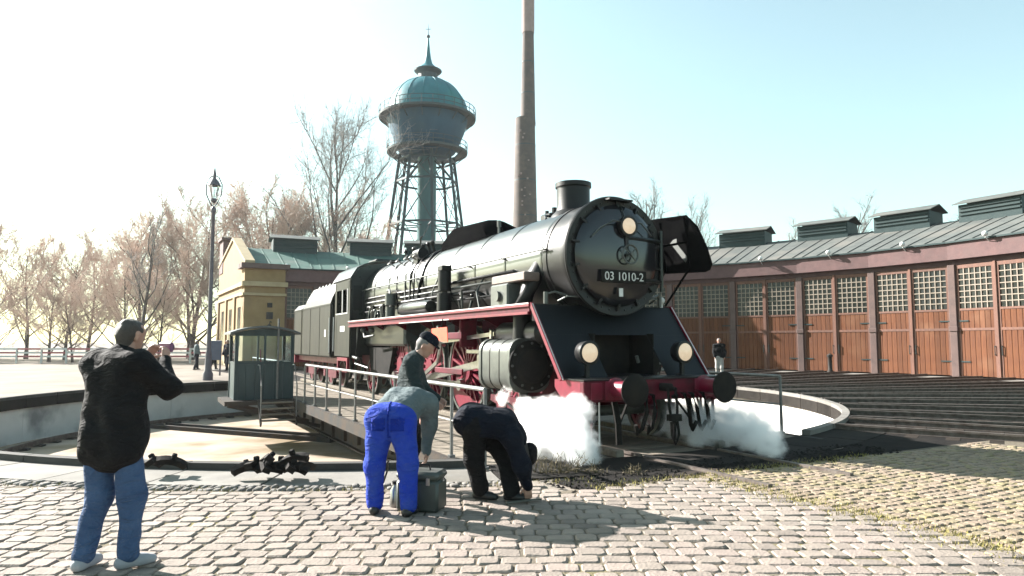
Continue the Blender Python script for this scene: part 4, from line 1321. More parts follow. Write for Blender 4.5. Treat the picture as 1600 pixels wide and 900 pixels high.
# running boards
for s_ in (1, -1):
    rb = lp_('running_board', 'black_satin', lambda b: b.box(2.0, 13.5, s_ * .95 if s_ > 0 else -1.46, 1.46 if s_ > 0 else -.95, 2.255, 2.30))
    lp_('upper_edge', 'red', lambda b: b.box(1.98, 13.5, s_ * 1.50 - .035, s_ * 1.50 + .035, 2.25, 2.315), rb)
    lp_('edge_web', 'red_dirty', lambda b: b.box(2.02, 13.5, s_ * 1.485 - .015, s_ * 1.485 + .015, 2.165, 2.25), rb)
    lp_('lower_edge', 'red', lambda b: b.box(2.03, 13.5, s_ * 1.495 - .035, s_ * 1.495 + .035, 2.12, 2.165), rb)
    lp_('edge_line', 'white', lambda b: b.box(1.98, 13.5, s_ * 1.537 - .003, s_ * 1.537 + .003, 2.292, 2.312), rb)
    if s_ > 0:
        lp_('edge_line', 'white', lambda b: b.box(5.4, 8.6, 1.533, 1.537, 2.12, 2.137), rb)
    for u_ in (4.4, 6.2, 8.0, 9.8, 11.6, 13.2):
        lp_('board_bracket', 'red_dirty', lambda b: b.prism([(u_, 2.25), (u_ + .04, 2.25), (u_ + .04, 1.9), (u_, 1.9)], s_ * .55, s_ * 1.44, 'xz') if False else b.add([(u_, s_ * .5, 2.25), (u_, s_ * 1.45, 2.25), (u_, s_ * .5, 1.75), (u_ + .03, s_ * .5, 2.25), (u_ + .03, s_ * 1.45, 2.25), (u_ + .03, s_ * .5, 1.75)], [(0, 1, 2), (3, 5, 4), (0, 3, 4, 1), (1, 4, 5, 2), (2, 5, 3, 0)]), rb)
# boxes and pumps on the near running board
lp_('lubricator', 'steel_dull', lambda b: (b.cbox(3.0, 3.7, 1.05, 1.40, 2.302, 2.72, .03), b.cyl((3.35, 1.42, 2.5), (3.35, 1.46, 2.5), .10, n=14)), None, 35)
lp_('tool_box', mat('box_brown', (0.20, 0.15, 0.13), (0.13, 0.10, 0.09), rough=.5), lambda b: (b.cbox(2.55, 3.85, .98, 1.30, 2.74, 2.90, .02)), None, 35)
pm = lp_('air_pump', 'black_satin', lambda b: (b.cyl((6.4, 1.22, 2.302), (6.4, 1.22, 2.75), .17, n=18), b.cyl((6.4, 1.22, 2.80), (6.4, 1.22, 3.25), .15, n=18), b.cyl((6.4, 1.22, 2.7), (6.4, 1.22, 2.85), .07, n=10), b.cbox(6.25, 6.55, 1.1, 1.34, 3.25, 3.38, .02)), None, 40)
lp_('air_tank', 'black_gloss', lambda b: b.lathe([(.001, 7.2), (.14, 7.23), (.17, 7.32), (.17, 9.1), (.14, 9.19), (.001, 9.22)], (0, 1.22, 2.49), XA, 22), None, 40)
lp_('feed_pump', 'steel_dull', lambda b: (b.cyl((10.2, 1.24, 2.302), (10.2, 1.24, 2.62), .13, n=16), b.cyl((10.2, 1.24, 2.66), (10.2, 1.24, 2.98), .15, n=16), b.tube([(10.2, 1.24, 2.95), (10.4, 1.2, 3.1), (10.9, 1.1, 3.1)], .035, 8)), None, 40)
lp_('sand_pipe', 'steel_dull', lambda b: (b.tube([(6.9, .9, 3.3), (6.9, 1.06, 2.9), (6.8, 1.1, 2.35)], .02, 6), b.tube([(7.4, .9, 3.35), (7.5, 1.06, 2.9), (7.7, 1.1, 2.35)], .02, 6), b.tube([(4.9, .95, 3.0), (4.95, 1.1, 2.7), (4.6, 1.2, 2.35)], .02, 6)), None, 60)
lp_('steam_pipe', 'black_satin', lambda b: b.tube([(2.75, .80, 3.05), (2.78, 1.06, 2.7), (2.85, 1.16, 2.3), (2.9, 1.16, 1.65)], .17, 14), None, 60)
lp_('steam_pipe', 'black_satin', lambda b: b.tube([(2.75, -.80, 3.05), (2.78, -1.06, 2.7), (2.85, -1.16, 2.3), (2.9, -1.16, 1.65)], .17, 14), None, 60)
for i in range(26):
    u_ = random.uniform(4.2, 13.2)
    lp_('fitting', random.choice(['black_satin', 'steel_dull', 'black_gloss']), lambda b: (b.cyl((u_, 1.12 + random.uniform(-.05, .1), 2.302), (u_ + random.uniform(-.05, .05), 1.15, 2.42 + random.uniform(0, .35)), random.uniform(.02, .05), n=8), b.ball((u_, 1.14, 2.5 + random.uniform(-.05, .2)), random.uniform(.03, .06), 8, 6)), None, 50)
# front apron: sloping plate with a recess, side edges lined in red
AT, AB = (1.95, 2.28), (1.02, 1.08)          # (u, z) top and bottom
def ap(t): return (AT[0] + (AB[0] - AT[0]) * t, AT[1] + (AB[1] - AT[1]) * t)
def apron(b):
    def slab(v0, v1, t0, t1, th=.02):
        (a0, b0), (a1, b1) = ap(t0), ap(t1)
        b.add([(a0, v0, b0), (a0, v1, b0), (a1, v1, b1), (a1, v0, b1), (a0 + th, v0, b0), (a0 + th, v1, b0), (a1 + th, v1, b1), (a1 + th, v0, b1)],
              [(0, 1, 2, 3), (7, 6, 5, 4), (0, 4, 5, 1), (1, 5, 6, 2), (2, 6, 7, 3), (3, 7, 4, 0)])
    slab(-1.46, 1.46, 0, .42)
    slab(.62, 1.46, .4205, 1)
    slab(-1.46, -.60, .4205, 1)
apn = lp_('front_apron', 'front_paint', apron)
lp_('apron_top', 'black_satin', lambda b: b.box(1.95, 2.6, -1.46, 1.46, 2.262, 2.29), apn)
for s_ in (1, -1):
    (a0, b0), (a1, b1) = ap(-.01), ap(1)
    lp_('apron_edge', 'red', lambda b: b.bar((a0 + .01, s_ * 1.49, b0 + .005), (a1 + .01, s_ * 1.49, b1), .05, .07), apn)
    lp_('apron_line', 'white', lambda b: b.bar((a0 - .028, s_ * 1.49, b0 + .005), (a1 - .028, s_ * 1.49, b1), .018, .012), apn)
lp_('recess_floor', 'black_matte', lambda b: (b.box(1.05, 2.1, -.62, .62, 1.085, 1.10), b.box(2.08, 2.1, -.62, .62, 1.1, 1.80), b.box(1.4, 2.1, .60, .62, 1.1, 1.8), b.box(1.4, 2.1, -.62, -.60, 1.1, 1.8)), apn)
lp_('recess_handle', 'steel_dull', lambda b: b.cyl((1.55, -.40, 1.3), (1.55, -.36, 1.42), .03, n=8), apn)
lp_('apron_handrail', 'steel_dull', lambda b: b.tube([(1.95, .98, 2.35), (1.72, .94, 2.42), (1.72, .7, 2.42)], .016, 6), apn, 60)
lp_('apron_handrail', 'steel_dull', lambda b: b.tube([(1.95, -.98, 2.35), (1.72, -.94, 2.42), (1.72, -.7, 2.42)], .016, 6), apn, 60)
# small fittings on the footplate beside the smokebox
for s_ in (1, -1):
    lp_('footplate_fitting', 'steel_dull', lambda b: (b.cyl((1.95, s_ * 1.22, 2.30), (1.95, s_ * 1.22, 2.50), .04, n=8), b.tube([(1.95, s_ * 1.22, 2.46), (1.85, s_ * 1.1, 2.50), (1.8, s_ * .9, 2.44)], .02, 6)), None, 50)
lp_('white_fitting', 'white', lambda b: (b.ball((2.0, -1.30, 2.42), .07, 8, 6), b.cyl((2.0, -1.3, 2.29), (2.0, -1.3, 2.4), .03, n=8)), None, 50)
# headlamps
for (u_, v_, z_, r_) in ((.86, 1.08, 1.49, .135), (.86, -.84, 1.49, .135), (1.33, -.07, 3.63, .125)):
    hl = lp_('headlamp', 'black_satin', lambda b: (b.lathe([(.001, .26), (.10, .25), (r_ + .035, .18), (r_ + .05, .05), (r_ + .055, .0), (r_ + .02, -.005), (r_, .01)], (u_, v_, z_), XA, 28), b.box(u_ + .06, u_ + .12, v_ - .03, v_ + .03, z_ - r_ - .26, z_ - r_)), None, 40)
    lp_('lens', 'lens', lambda b: b.lathe([(r_ + .012, .0), (r_ * .7, -.025), (.001, -.035)], (u_, v_, z_), XA, 28), hl, 50)
    lp_('lamp_bracket', 'black_satin', lambda b: b.bar((u_ + .09, v_, z_ - r_ - .24), (u_ + .35, v_, z_ - r_ - .24), .06, .03), hl)
lp_('lamp_cable', 'black_satin', lambda b: b.tube([(1.45, -.07, 3.76), (1.5, -.05, 3.95), (1.6, 0, 4.15)], .012, 5), None, 60)
# buffer beam, buffers, coupling
bb = lp_('buffer_beam', 'red_dirty', lambda b: (b.cbox(.50, .62, -1.44, 1.44, .76, 1.075, .015)))
lp_('front_platform', 'black_satin', lambda b: b.box(.50, 1.2, -1.44, 1.44, 1.078, 1.10))
for s_ in (1, -1):
    lp_('beam_cheek', 'red', lambda b: b.prism([(.62, 1.075), (1.35, 1.075), (1.35, .95), (.95, .62), (.62, .76)], s_ * 1.40 - .02, s_ * 1.40 + .02, 'xz'), bb)
    bf = lp_('buffer', 'red', lambda b: (b.lathe([(.17, .50), (.17, .47), (.125, .46), (.125, .16), (.11, .15)], (0, s_ * .875, .955), XA, 24), b.cbox(.47, .50, s_ * .875 - .19, s_ * .875 + .19, .79, 1.07, .01)), None, 40)
    lp_('buffer_plunger', 'black_satin', lambda b: b.cyl((.04, s_ * .875, .955), (.2, s_ * .875, .955), .095, n=18), bf, 40)
    lp_('buffer_head', 'black_matte', lambda b: b.lathe([(.001, -.03 if s_ > 0 else 0.0), (.15, -.022 if s_ > 0 else .0), (.235, .005), (.245, .02), (.235, .045), (.08, .06)], (0, s_ * .875, .955), XA, 36), bf, 40)
    lp_('beam_plate', 'red', lambda b: b.cbox(.485, .50, s_ * 1.22 - .10, s_ * 1.22 + .10, .80, 1.05, .004), bb)
hk = lp_('coupling_hook', 'black_matte', lambda b: (b.cbox(.25, .5, -.05, .05, .9, 1.02, .02), b.tube([(.3, 0, .96), (.16, 0, .94), (.14, 0, .86), (.22, 0, .82)], .035, 8)), None, 50)
lp_('coupling_screw', 'black_matte', lambda b: (b.tube([(.25, .07, .95), (.22, .08, .7), (.2, .06, .5)], .022, 6), b.tube([(.25, -.07, .95), (.22, -.08, .7), (.2, -.06, .5)], .022, 6), b.cyl((.2, 0, .55), (.2, 0, .18), .03, n=8), b.tube([(.2, .06, .45), (.18, .07, .25), (.18, 0, .12), (.18, -.07, .25), (.2, -.06, .45)], .022, 6), b.box(.14, .26, -.1, .1, .46, .56)), hk, 50)
for v_, sw in ((.42, .1), (.28, .06), (-.34, -.1), (-.5, -.12), (-.72, -.1)):
    lp_('brake_hose', 'black_matte', lambda b: b.tube([(.48, v_, .86), (.34, v_, .84), (.28, v_ + sw * .3, .62), (.32, v_ + sw, .36), (.36, v_ + sw * 1.6, .28), (.32, v_ + sw * 2.2, .42)], .032, 8), None, 60)
    lp_('hose_tap', 'red_dirty', lambda b: (b.cyl((.36, v_, .80), (.48, v_, .86), .045, n=8), b.bar((.38, v_, .88), (.38, v_ + .14, .9), .02, .02)), None, 50)
# rail guards, steps below the beam
for s_ in (1, -1):
    lp_('rail_guard', 'black_matte', lambda b: (b.bar((.72, s_ * .74, .78), (.62, s_ * .74, .42), .10, .03, up=(1, 0, 0)), b.bar((.62, s_ * .74, .42), (.60, s_ * .74, .10), .10, .03, up=(1, 0, 0)), b.bar((.72, s_ * .45, .78), (.62, s_ * .72, .40), .03, .03)))
    st = lp_('front_step', 'red_dirty', lambda b: (b.bar((.80, s_ * 1.10, .80), (.80, s_ * 1.10, .16), .03, .03), b.bar((.80, s_ * 1.36, .80), (.80, s_ * 1.36, .16), .03, .03), b.bar((1.1, s_ * 1.23, .85), (.82, s_ * 1.23, .30), .03, .03)))
    for z_ in (.18, .45):
        lp_('tread', 'black_matte', lambda b: b.cbox(.68, .86, s_ * 1.23 - .16, s_ * 1.23 + .16, z_, z_ + .025, .005), st)
    lp_('white_pole', 'white' if s_ > 0 else 'steel_dull', lambda b: b.tube([(.66, s_ * 1.06, .78), (.66, s_ * 1.06, .10)], .014, 6), st)
    lp_('white_pole', 'white' if s_ > 0 else 'steel_dull', lambda b: b.tube([(.95, s_ * 1.40, .62), (.70, s_ * 1.16, .12)], .014, 6), st)
# frame plates
for s_ in (1, -1):
    lp_('main_frame', 'red_dirty', lambda b: b.prism([(1.0, 1.05), (1.0, .8), (2.0, .62), (4.6, .62), (5.0, .75), (12.6, .75), (15.4, .95), (15.4, 1.3), (13, 1.5), (5, 1.55), (2.3, 1.5), (2.2, 1.05)], s_ * .5 - .02, s_ * .5 + .02, 'xz'))
# smoke deflector on the far side: curved-in top, ribs inside
def defl(b):
    out = [(2.95, 3.98), (2.10, 3.97), (1.30, 3.92), (1.12, 3.70), (.92, 3.32), (.80, 3.0), (.86, 2.90), (.98, 2.87), (2.0, 2.93), (2.95, 2.98)]
    def vv(z): return -1.42 + .16 * max(0, (z - 3.55) / .45) ** 2
    n = len(out)
    vs = [(x, vv(z), z) for x, z in out] + [(x, vv(z) - .018, z) for x, z in out]
    b.add(vs, [tuple(range(n)), tuple(range(2 * n - 1, n - 1, -1))] + [(i, (i + 1) % n, n + (i + 1) % n, n + i) for i in range(n)])
df = lp_('smoke_deflector', 'soot', defl)
for u_ in (1.35, 2.0, 2.7):
    lp_('deflector_rib', 'soot', lambda b: b.tube([(u_, -1.40, 2.95), (u_, -1.39, 3.5), (u_, -1.30, 3.88)], .025, 6), df)
    lp_('deflector_stay', 'soot', lambda b: b.cyl((u_ + .4, -.92, 3.35), (u_, -1.40, 3.45), .022, n=6), df)
    lp_('deflector_stay', 'soot', lambda b: b.cyl((u_ + .3, -1.1, 2.3), (u_, -1.40, 2.95), .022, n=6), df)
lp_('deflector_bracket', 'steel_dull', lambda b: (b.cbox(1.62, 1.95, -1.385, -1.37, 3.42, 3.62, .004), b.bar((1.7, -1.38, 3.45), (1.38, -1.385, 3.12), .012, .10)), df)
# bogie and trailing wheels, driving wheels
def wheel(u_, s_, rad, nsp, cw=True, name='driving_wheel', v=.755):
    b = MB()
    b.lathe([(rad - .13, -.045), (rad - .055, -.045), (rad - .055, .045), (rad - .13, .045)], (0, 0, 0), (0, 1, 0), 48, True)
    b.cyl((0, -.09, 0), (0, .09, 0), .16 * rad + .06, n=20)
    for i in range(nsp):
        c, q = math.cos(2 * PI * i / nsp), math.sin(2 * PI * i / nsp)
        b.bar((.12 * c, 0, .12 * q), ((rad - .12) * c, 0, (rad - .12) * q), .055, .075, up=(0, 1, 0))
    o = b.build(name, M['red'], lo, 40, (u_, s_ * v, RT + rad))
    o.rotation_euler = (0, random.uniform(0, 6.28), 0)
    k = 1 if s_ < 0 else -1
    part('tyre', M['steel_dull'], o, lambda b: b.lathe([(rad - .06, -.065 * k), (rad, -.065 * k), (rad, .05 * k), (rad + .025, .06 * k), (rad + .02, .075 * k), (rad - .06, .075 * k)], (0, 0, 0), (0, 1, 0), 56, True), 35)
    if cw:
        pts = [((rad - .12) * math.cos(t), (rad - .12) * math.sin(t)) for t in [R(x) for x in range(215, 326, 10)]]
        part('counterweight', M['red'], o, lambda b: b.prism(pts, -.05, .05, 'xz'))
    return o
DRV = (6.05, 8.30, 10.55)
for s_ in (1, -1):
    for u_ in DRV: wheel(u_, s_, 1.0, 18)
    for u_ in (1.80, 4.0): wheel(u_, s_, .46, 10, False, 'bogie_wheel')
    wheel(13.2, s_, .58, 12, False, 'trailing_wheel')
for u_, rr_ in ((1.80, .46), (4.0, .46), (6.05, 1.0), (8.3, 1.0), (10.55, 1.0), (13.2, .58)):
    lp_('axle', 'steel_dull', lambda b: b.cyl((u_, -.7, RT + rr_), (u_, .7, RT + rr_), .09, n=14), None, 40)
for s_ in (1, -1):
    lp_('bogie_frame', 'red_dirty', lambda b: (b.prism([(1.3, .62), (4.5, .62), (4.5, .50), (3.7, .34), (2.1, .34), (1.3, .50)], s_ * .97 - .02, s_ * .97 + .02, 'xz'), b.cbox(1.62, 1.98, s_ * .97 - .06, s_ * .97 + .06, .32, .66, .02), b.cbox(3.82, 4.18, s_ * .97 - .06, s_ * .97 + .06, .32, .66, .02)))
    # cylinder
    CV = s_ * 1.22
    def casing(b, u0_, u1_, hw_, hh_, cr=.24):
        pts_ = []
        for qx, qy, a0_ in ((1, 1, 0), (-1, 1, 90), (-1, -1, 180), (1, -1, 270)):
            for t_ in range(0, 91, 15):
                pts_.append((CV + qx * (hw_ - cr) + cr * math.cos(R(a0_ + t_)), 1.25 + qy * (hh_ - cr) + cr * math.sin(R(a0_ + t_))))
        b.prism(pts_, u0_, u1_, 'yz')
    cy = lp_('cylinder', 'steel_dull', lambda b: casing(b, 2.60, 3.64, .38, .45), None, 35)
    for u_, w__ in ((2.50, .095), (3.645, .09), (2.92, .025), (3.30, .025)):
        lp_('casing_band', 'steel_dull' if w__ > .05 else 'black_satin', lambda b: casing(b, u_, u_ + w__, .40 if w__ > .05 else .386, .47 if w__ > .05 else .456), cy, 35)
    lp_('cylinder_cover', 'black_matte', lambda b: b.lathe([(.44, 2.465), (.435, 2.43), (.32, 2.41), (.28, 2.36), (.12, 2.34), (.001, 2.335)], (0, CV, 1.25), XA, 40), cy, 35)
    lp_('valve_chest', 'black_satin', lambda b: b.lathe([(.001, 2.22), (.14, 2.23), (.18, 2.30), (.21, 2.34), (.21, 3.80), (.15, 3.82), (.13, 4.05), (.001, 4.05)], (0, s_ * 1.02, 1.82), XA, 30), cy, 35)
    for i in range(12):
        a = 2 * PI * i / 12
        lp_('cover_bolt', 'steel_dull', lambda b: b.cyl((2.41, CV + .385 * math.cos(a), 1.25 + .385 * math.sin(a)), (2.45, CV + .385 * math.cos(a), 1.25 + .385 * math.sin(a)), .025, n=6), cy)
    lp_('drain_cock', 'black_matte', lambda b: (b.tube([(2.6, CV, .83), (2.58, CV, .62), (2.1, s_ * 1.2, .42), (1.5, s_ * 1.2, .30)], .022, 6), b.tube([(3.5, CV, .83), (3.48, CV, .60), (2.9, s_ * 1.24, .40), (1.7, s_ * 1.24, .26)], .022, 6)), cy)
    for u_ in (2.45, 2.62, 3.4):
        lp_('cylinder_valve', 'steel', lambda b: (b.cyl((u_, s_ * 1.15, 1.68), (u_, s_ * 1.15, 1.90), .03, n=8), b.ball((u_, s_ * 1.15, 1.92), .045, 8, 6)), cy, 50)
    # motion
    lp_('slide_bar', 'steel', lambda b: (b.cbox(3.64, 5.3, s_ * 1.12 - .05, s_ * 1.12 + .05, 1.42, 1.50, .01)))
    ch_ = lp_('crosshead', 'steel', lambda b: (b.cbox(4.35, 4.75, s_ * 1.12 - .07, s_ * 1.12 + .07, 1.10, 1.42, .02), b.cyl((3.6, s_ * 1.12, 1.24), (4.4, s_ * 1.12, 1.24), .045, n=10)), None, 40)
    lp_('connecting_rod', 'steel', lambda b: (b.bar((4.55, s_ * 1.12, 1.24), (8.30, s_ * 1.12, .72), .05, .15, up=(0, 0, 1)), b.cyl((8.30, s_ * 1.04, .72), (8.30, s_ * 1.2, .72), .15, n=18), b.cyl((4.55, s_ * 1.04, 1.24), (4.55, s_ * 1.2, 1.24), .10, n=14)), None, 40)
    lp_('coupling_rod', 'steel', lambda b: (b.bar((6.05, s_ * .96, .72), (8.30, s_ * .96, .72), .05, .13), b.bar((8.30, s_ * .96, .72), (10.55, s_ * .96, .72), .05, .13), [b.cyl((u2, s_ * .90, .72), (u2, s_ * 1.02, .72), .13, n=16) for u2 in DRV]), None, 40)
    lp_('motion_bracket', 'red_dirty', lambda b: (b.cbox(5.24, 5.32, min(s_ * .95, s_ * 1.33), max(s_ * .95, s_ * 1.33), 1.55, 2.12, .02), b.cbox(5.2, 7.0, s_ * 1.30 - .03, s_ * 1.30 + .03, 1.72, 1.86, .01), b.cbox(5.1, 6.6, s_ * 1.34 - .02, s_ * 1.34 + .02, .98, 1.10, .01)))
    lk = lp_('expansion_link', 'steel', lambda b: (b.tube([(6.75, s_ * 1.22, 1.2), (6.62, s_ * 1.22, 1.5), (6.62, s_ * 1.22, 1.75), (6.75, s_ * 1.22, 2.02)], .05, 8), b.cyl((6.66, s_ * 1.1, 1.62), (6.66, s_ * 1.34, 1.62), .07, n=12)), None, 40)
    lp_('radius_rod', 'steel', lambda b: b.bar((6.63, s_ * 1.22, 1.66), (4.0, s_ * 1.12, 1.82), .04, .08))
    lp_('eccentric_rod', 'steel', lambda b: b.bar((6.75, s_ * 1.24, 1.2), (8.45, s_ * 1.24, .55), .04, .09))
    lp_('combination_lever', 'steel', lambda b: (b.bar((4.05, s_ * 1.2, 1.88), (4.15, s_ * 1.2, .85), .04, .07), b.bar((4.15, s_ * 1.2, .88), (4.55, s_ * 1.2, .95), .03, .06)))
    lp_('return_crank', 'steel', lambda b: b.bar((8.30, s_ * 1.23, .72), (8.47, s_ * 1.23, .52), .05, .12))
    lp_('brake_rigging', 'black_matte', lambda b: [(b.cbox(u2 + 1.03, u2 + 1.13, s_ * .755 - .05, s_ * .755 + .05, .7, 1.3, .02), b.bar((u2 + 1.12, s_ * .78, 1.6), (u2 + 1.10, s_ * .78, .55), .03, .08)) for u2 in DRV])
    lp_('sand_tube', 'steel_dull', lambda b: [b.tube([(u2 - .5, s_ * .98, 2.2), (u2 - .95, s_ * .92, 1.5), (u2 - .99, s_ * .80, .45), (u2 - .78, s_ * .76, .14)], .02, 6) for u2 in DRV])
    lp_('ash_pan', 'black_matte', lambda b: b.prism([(10.9, 1.5), (13.3, 1.5), (13.0, .72), (11.3, .72)], s_ * .3, s_ * .92, 'xz'))
lp_('injector', 'steel_dull', lambda b: (b.tube([(13.9, 1.30, 2.1), (13.9, 1.34, 1.5), (13.6, 1.34, 1.2), (13.0, 1.34, 1.15)], .05, 8), b.ball((13.9, 1.34, 1.75), .11, 10, 8), b.tube([(13.2, 1.3, 2.2), (13.2, 1.36, 1.0), (12.0, 1.3, .9)], .035, 8), b.ball((12.6, 1.3, 2.02), .09), b.ball((11.7, 1.3, 2.0), .08), b.tube([(12.6, 1.3, 2.05), (12.4, 1.32, 1.8), (11.5, 1.3, 1.85)], .03, 8)), None, 50)
lp_('cab_steps', 'red', lambda b: (b.box(13.9, 15.2, 1.36, 1.44, 1.05, 1.16), b.box(13.9, 15.2, 1.36, 1.44, .70, .78), b.box(13.9, 14.0, 1.362, 1.438, .78, 1.05), b.box(15.1, 15.2, 1.362, 1.438, .78, 1.05)))
# cab
cabp = lp_('cab', 'black_gloss', lambda b: (b.box(13.58, 13.62, -1.42, 1.42, 1.25, 3.70), b.box(13.62, 15.5, -1.42, 1.42, 1.25, 1.33)))
for s_ in (1, -1):
    cs = lp_('cab_side', 'tender', lambda b: (b.box(13.60, 15.5, s_ * 1.44 - .02, s_ * 1.44 + .02, 1.2, 2.60), b.box(13.60, 13.85, s_ * 1.44 - .02, s_ * 1.44 + .02, 2.60, 3.60), b.box(14.50, 14.60, s_ * 1.44 - .02, s_ * 1.44 + .02, 2.60, 3.60), b.box(15.3, 15.5, s_ * 1.44 - .02, s_ * 1.44 + .02, 2.60, 3.60), b.box(13.60, 15.5, s_ * 1.44 - .02, s_ * 1.44 + .02, 3.36, 3.70)), cabp)
    lp_('window_frame', 'white', lambda b: (b.box(13.83, 13.87, s_ * 1.47 - .012, s_ * 1.47 + .012, 2.6, 3.36), b.box(14.47, 14.51, s_ * 1.47 - .012, s_ * 1.47 + .012, 2.6, 3.36), b.box(13.83, 15.31, s_ * 1.468 - .012, s_ * 1.468 + .012, 2.565, 2.6)), cabp)
    lp_('cab_handrail', 'white', lambda b: b.tube([(15.4, s_ * 1.53, 1.35), (15.4, s_ * 1.53, 2.5)], .018, 6), cabp)
    lp_('cab_plate', 'white', lambda b: b.box(14.2, 14.75, s_ * 1.463 - .004, s_ * 1.463 + .004, 2.0, 2.18), cabp)
for s_ in (1, -1):
    lp_('front_window', 'glass', lambda b: b.box(13.565, 13.578, s_ * 1.22 - .14, s_ * 1.22 + .14, 2.75, 3.45), cabp)
def croof(b):
    n = 14
    top = []
    for i in range(n + 1):
        t = -1 + 2 * i / n
        top.append((t * 1.50, 3.68 + .62 * math.sqrt(max(0, 1 - (abs(t)) ** 2.3))))
    poly = top + [(p[0] * .97, p[1] - .04) for p in reversed(top)]
    b.prism(poly, 13.45, 15.75, 'yz')
lp_('cab_roof', 'black_gloss', croof, cabp, 40)
lp_('cab_front_top', 'black_gloss', lambda b: b.prism([(1.42 * t, 3.66 + .56 * math.sqrt(max(0, 1 - abs(t) ** 2.3))) for t in [-1 + i / 7 for i in range(15)]], 13.58, 13.618, 'yz'), cabp)
lp_('roof_vent', 'black_satin', lambda b: b.cbox(14.2, 15.2, -.45, .45, 4.25, 4.42, .04), cabp)
wb = lp_('warning_board', 'orange', lambda b: b.add([(5.2, 1.62, 1.66), (6.05, 1.62, 1.70), (6.12, 1.62, 1.95), (5.25, 1.62, 1.97), (5.2, 1.635, 1.66), (6.05, 1.635, 1.70), (6.12, 1.635, 1.95), (5.25, 1.635, 1.97)], [(0, 1, 2, 3), (7, 6, 5, 4), (0, 4, 5, 1), (1, 5, 6, 2), (2, 6, 7, 3), (3, 7, 4, 0)]))
wb['label'] = 'small orange-red sheet hung below the running board'
lp_('hook', 'black_matte', lambda b: (b.tube([(5.6, 1.62, 1.96), (5.6, 1.58, 2.15)], .012, 5)), wb)

# ------------------------------------------------------------------ tender
te = thing('tender', 'tall grey-lit coal tender coupled behind the locomotive cab', 'tender', l2w(15.9, 0), RZ)
def tp(name, m, fn, parent=None, smooth=None): return part(name, M[m], parent or te, fn, smooth)
TL = 6.75
tk = tp('tank', 'tender', lambda b: b.cbox(.15, TL, -1.48, 1.48, 1.12, 3.0, .06))
tp('bunker', 'tender', lambda b: b.prism([(-1.48, 3.0), (1.48, 3.0), (1.40, 3.25), (1.15, 3.75), (1.05, 3.75), (1.05, 3.05), (-1.05, 3.05), (-1.05, 3.75), (-1.15, 3.75), (-1.40, 3.25)], .2, 4.6, 'yz'))
tp('bunker_front', 'tender', lambda b: b.box(4.56, 4.62, -1.2, 1.2, 3.0, 3.7))
tp('tank_top', 'tender', lambda b: b.prism([(-1.48, 3.0), (1.48, 3.0), (1.3, 3.2), (-1.3, 3.2)], 4.63, TL - .05, 'yz'))
for s_ in (1, -1):
    for u_ in (.16, 1.8, 3.4, 5.05, 6.6):
        tp('side_strip', 'tender', lambda b: b.box(u_, u_ + .07, s_ * 1.48, s_ * 1.492, 1.15, 2.95), tk)
    tp('side_strip', 'tender', lambda b: b.box(.16, TL - .06, s_ * 1.482, s_ * 1.494, 2.94, 3.0), tk)
    for u_ in (.6, 1.15, 1.7, 2.25, 2.8, 3.35):
        tp('bunker_stay', 'white', lambda b: b.bar((u_, s_ * 1.44, 3.02), (u_, s_ * 1.14, 3.80), .10, .04), te)
    tp('grab_rail', 'white', lambda b: b.tube([(.10, s_ * 1.53, 1.3), (.10, s_ * 1.53, 2.5)], .02, 6))
    tp('data_plate', 'white', lambda b: b.box(.8, 1.0, s_ * 1.484, s_ * 1.488, 1.85, 2.1), tk)
tp('coal', 'coal', lambda b: [b.ball((random.uniform(.5, 4.2), random.uniform(-.8, .8), random.uniform(3.2, 3.75)), random.uniform(.15, .32), 7, 5, (1.2, 1, .8)) for _ in range(90)])
te.children[-1]['kind'] = 'stuff'
tp('filler_lid', 'black_satin', lambda b: b.cyl((5.6, 0, 3.2), (5.6, 0, 3.4), .35, n=20))
for s_ in (1, -1):
    tp('frame', 'red', lambda b: b.box(.1, TL + .1, s_ * 1.2 - .03, s_ * 1.2 + .03, .92, 1.12))
    tp('tender_buffer', 'black_satin', lambda b: (b.cyl((TL + .15, s_ * .875, 1.0), (TL + .6, s_ * .875, 1.0), .11, n=14), b.cyl((TL + .6, s_ * .875, 1.0), (TL + .66, s_ * .875, 1.0), .24, n=22)), None, 40)
    for u_ in (1.0, 2.7, 4.4, 6.1):
        o = MB().cyl((0, -.03, 0), (0, .03, 0), .45, n=30).build('tender_wheel', M['red_dirty'], te, 35, (u_, s_ * .76, RT + .5))
        part('tyre', M['steel_dull'], o, lambda b: b.lathe([(.44, -.06), (.5, -.06), (.5, .06), (.44, .06)], (0, 0, 0), (0, 1, 0), 36, True), 35)
    for c_ in (1.85, 5.25):
        tp('bogie_side', 'red_dirty', lambda b: (b.prism([(c_ - 1.25, .78), (c_ + 1.25, .78), (c_ + 1.25, .62), (c_ + .5, .36), (c_ - .5, .36), (c_ - 1.25, .62)], s_ * .98 - .02, s_ * .98 + .02, 'xz'), b.cbox(c_ - 1.0, c_ - .7, s_ * 1.0 - .07, s_ * 1.0 + .07, .38, .68, .02), b.cbox(c_ + .7, c_ + 1.0, s_ * 1.0 - .07, s_ * 1.0 + .07, .38, .68, .02)))
tp('end_beam', 'red', lambda b: b.box(TL + .02, TL + .15, -1.4, 1.4, .8, 1.15))
tp('tail_panel', 'pink_panel', lambda b: b.box(TL + .001, TL + .02, -.9, .9, 1.3, 1.9))

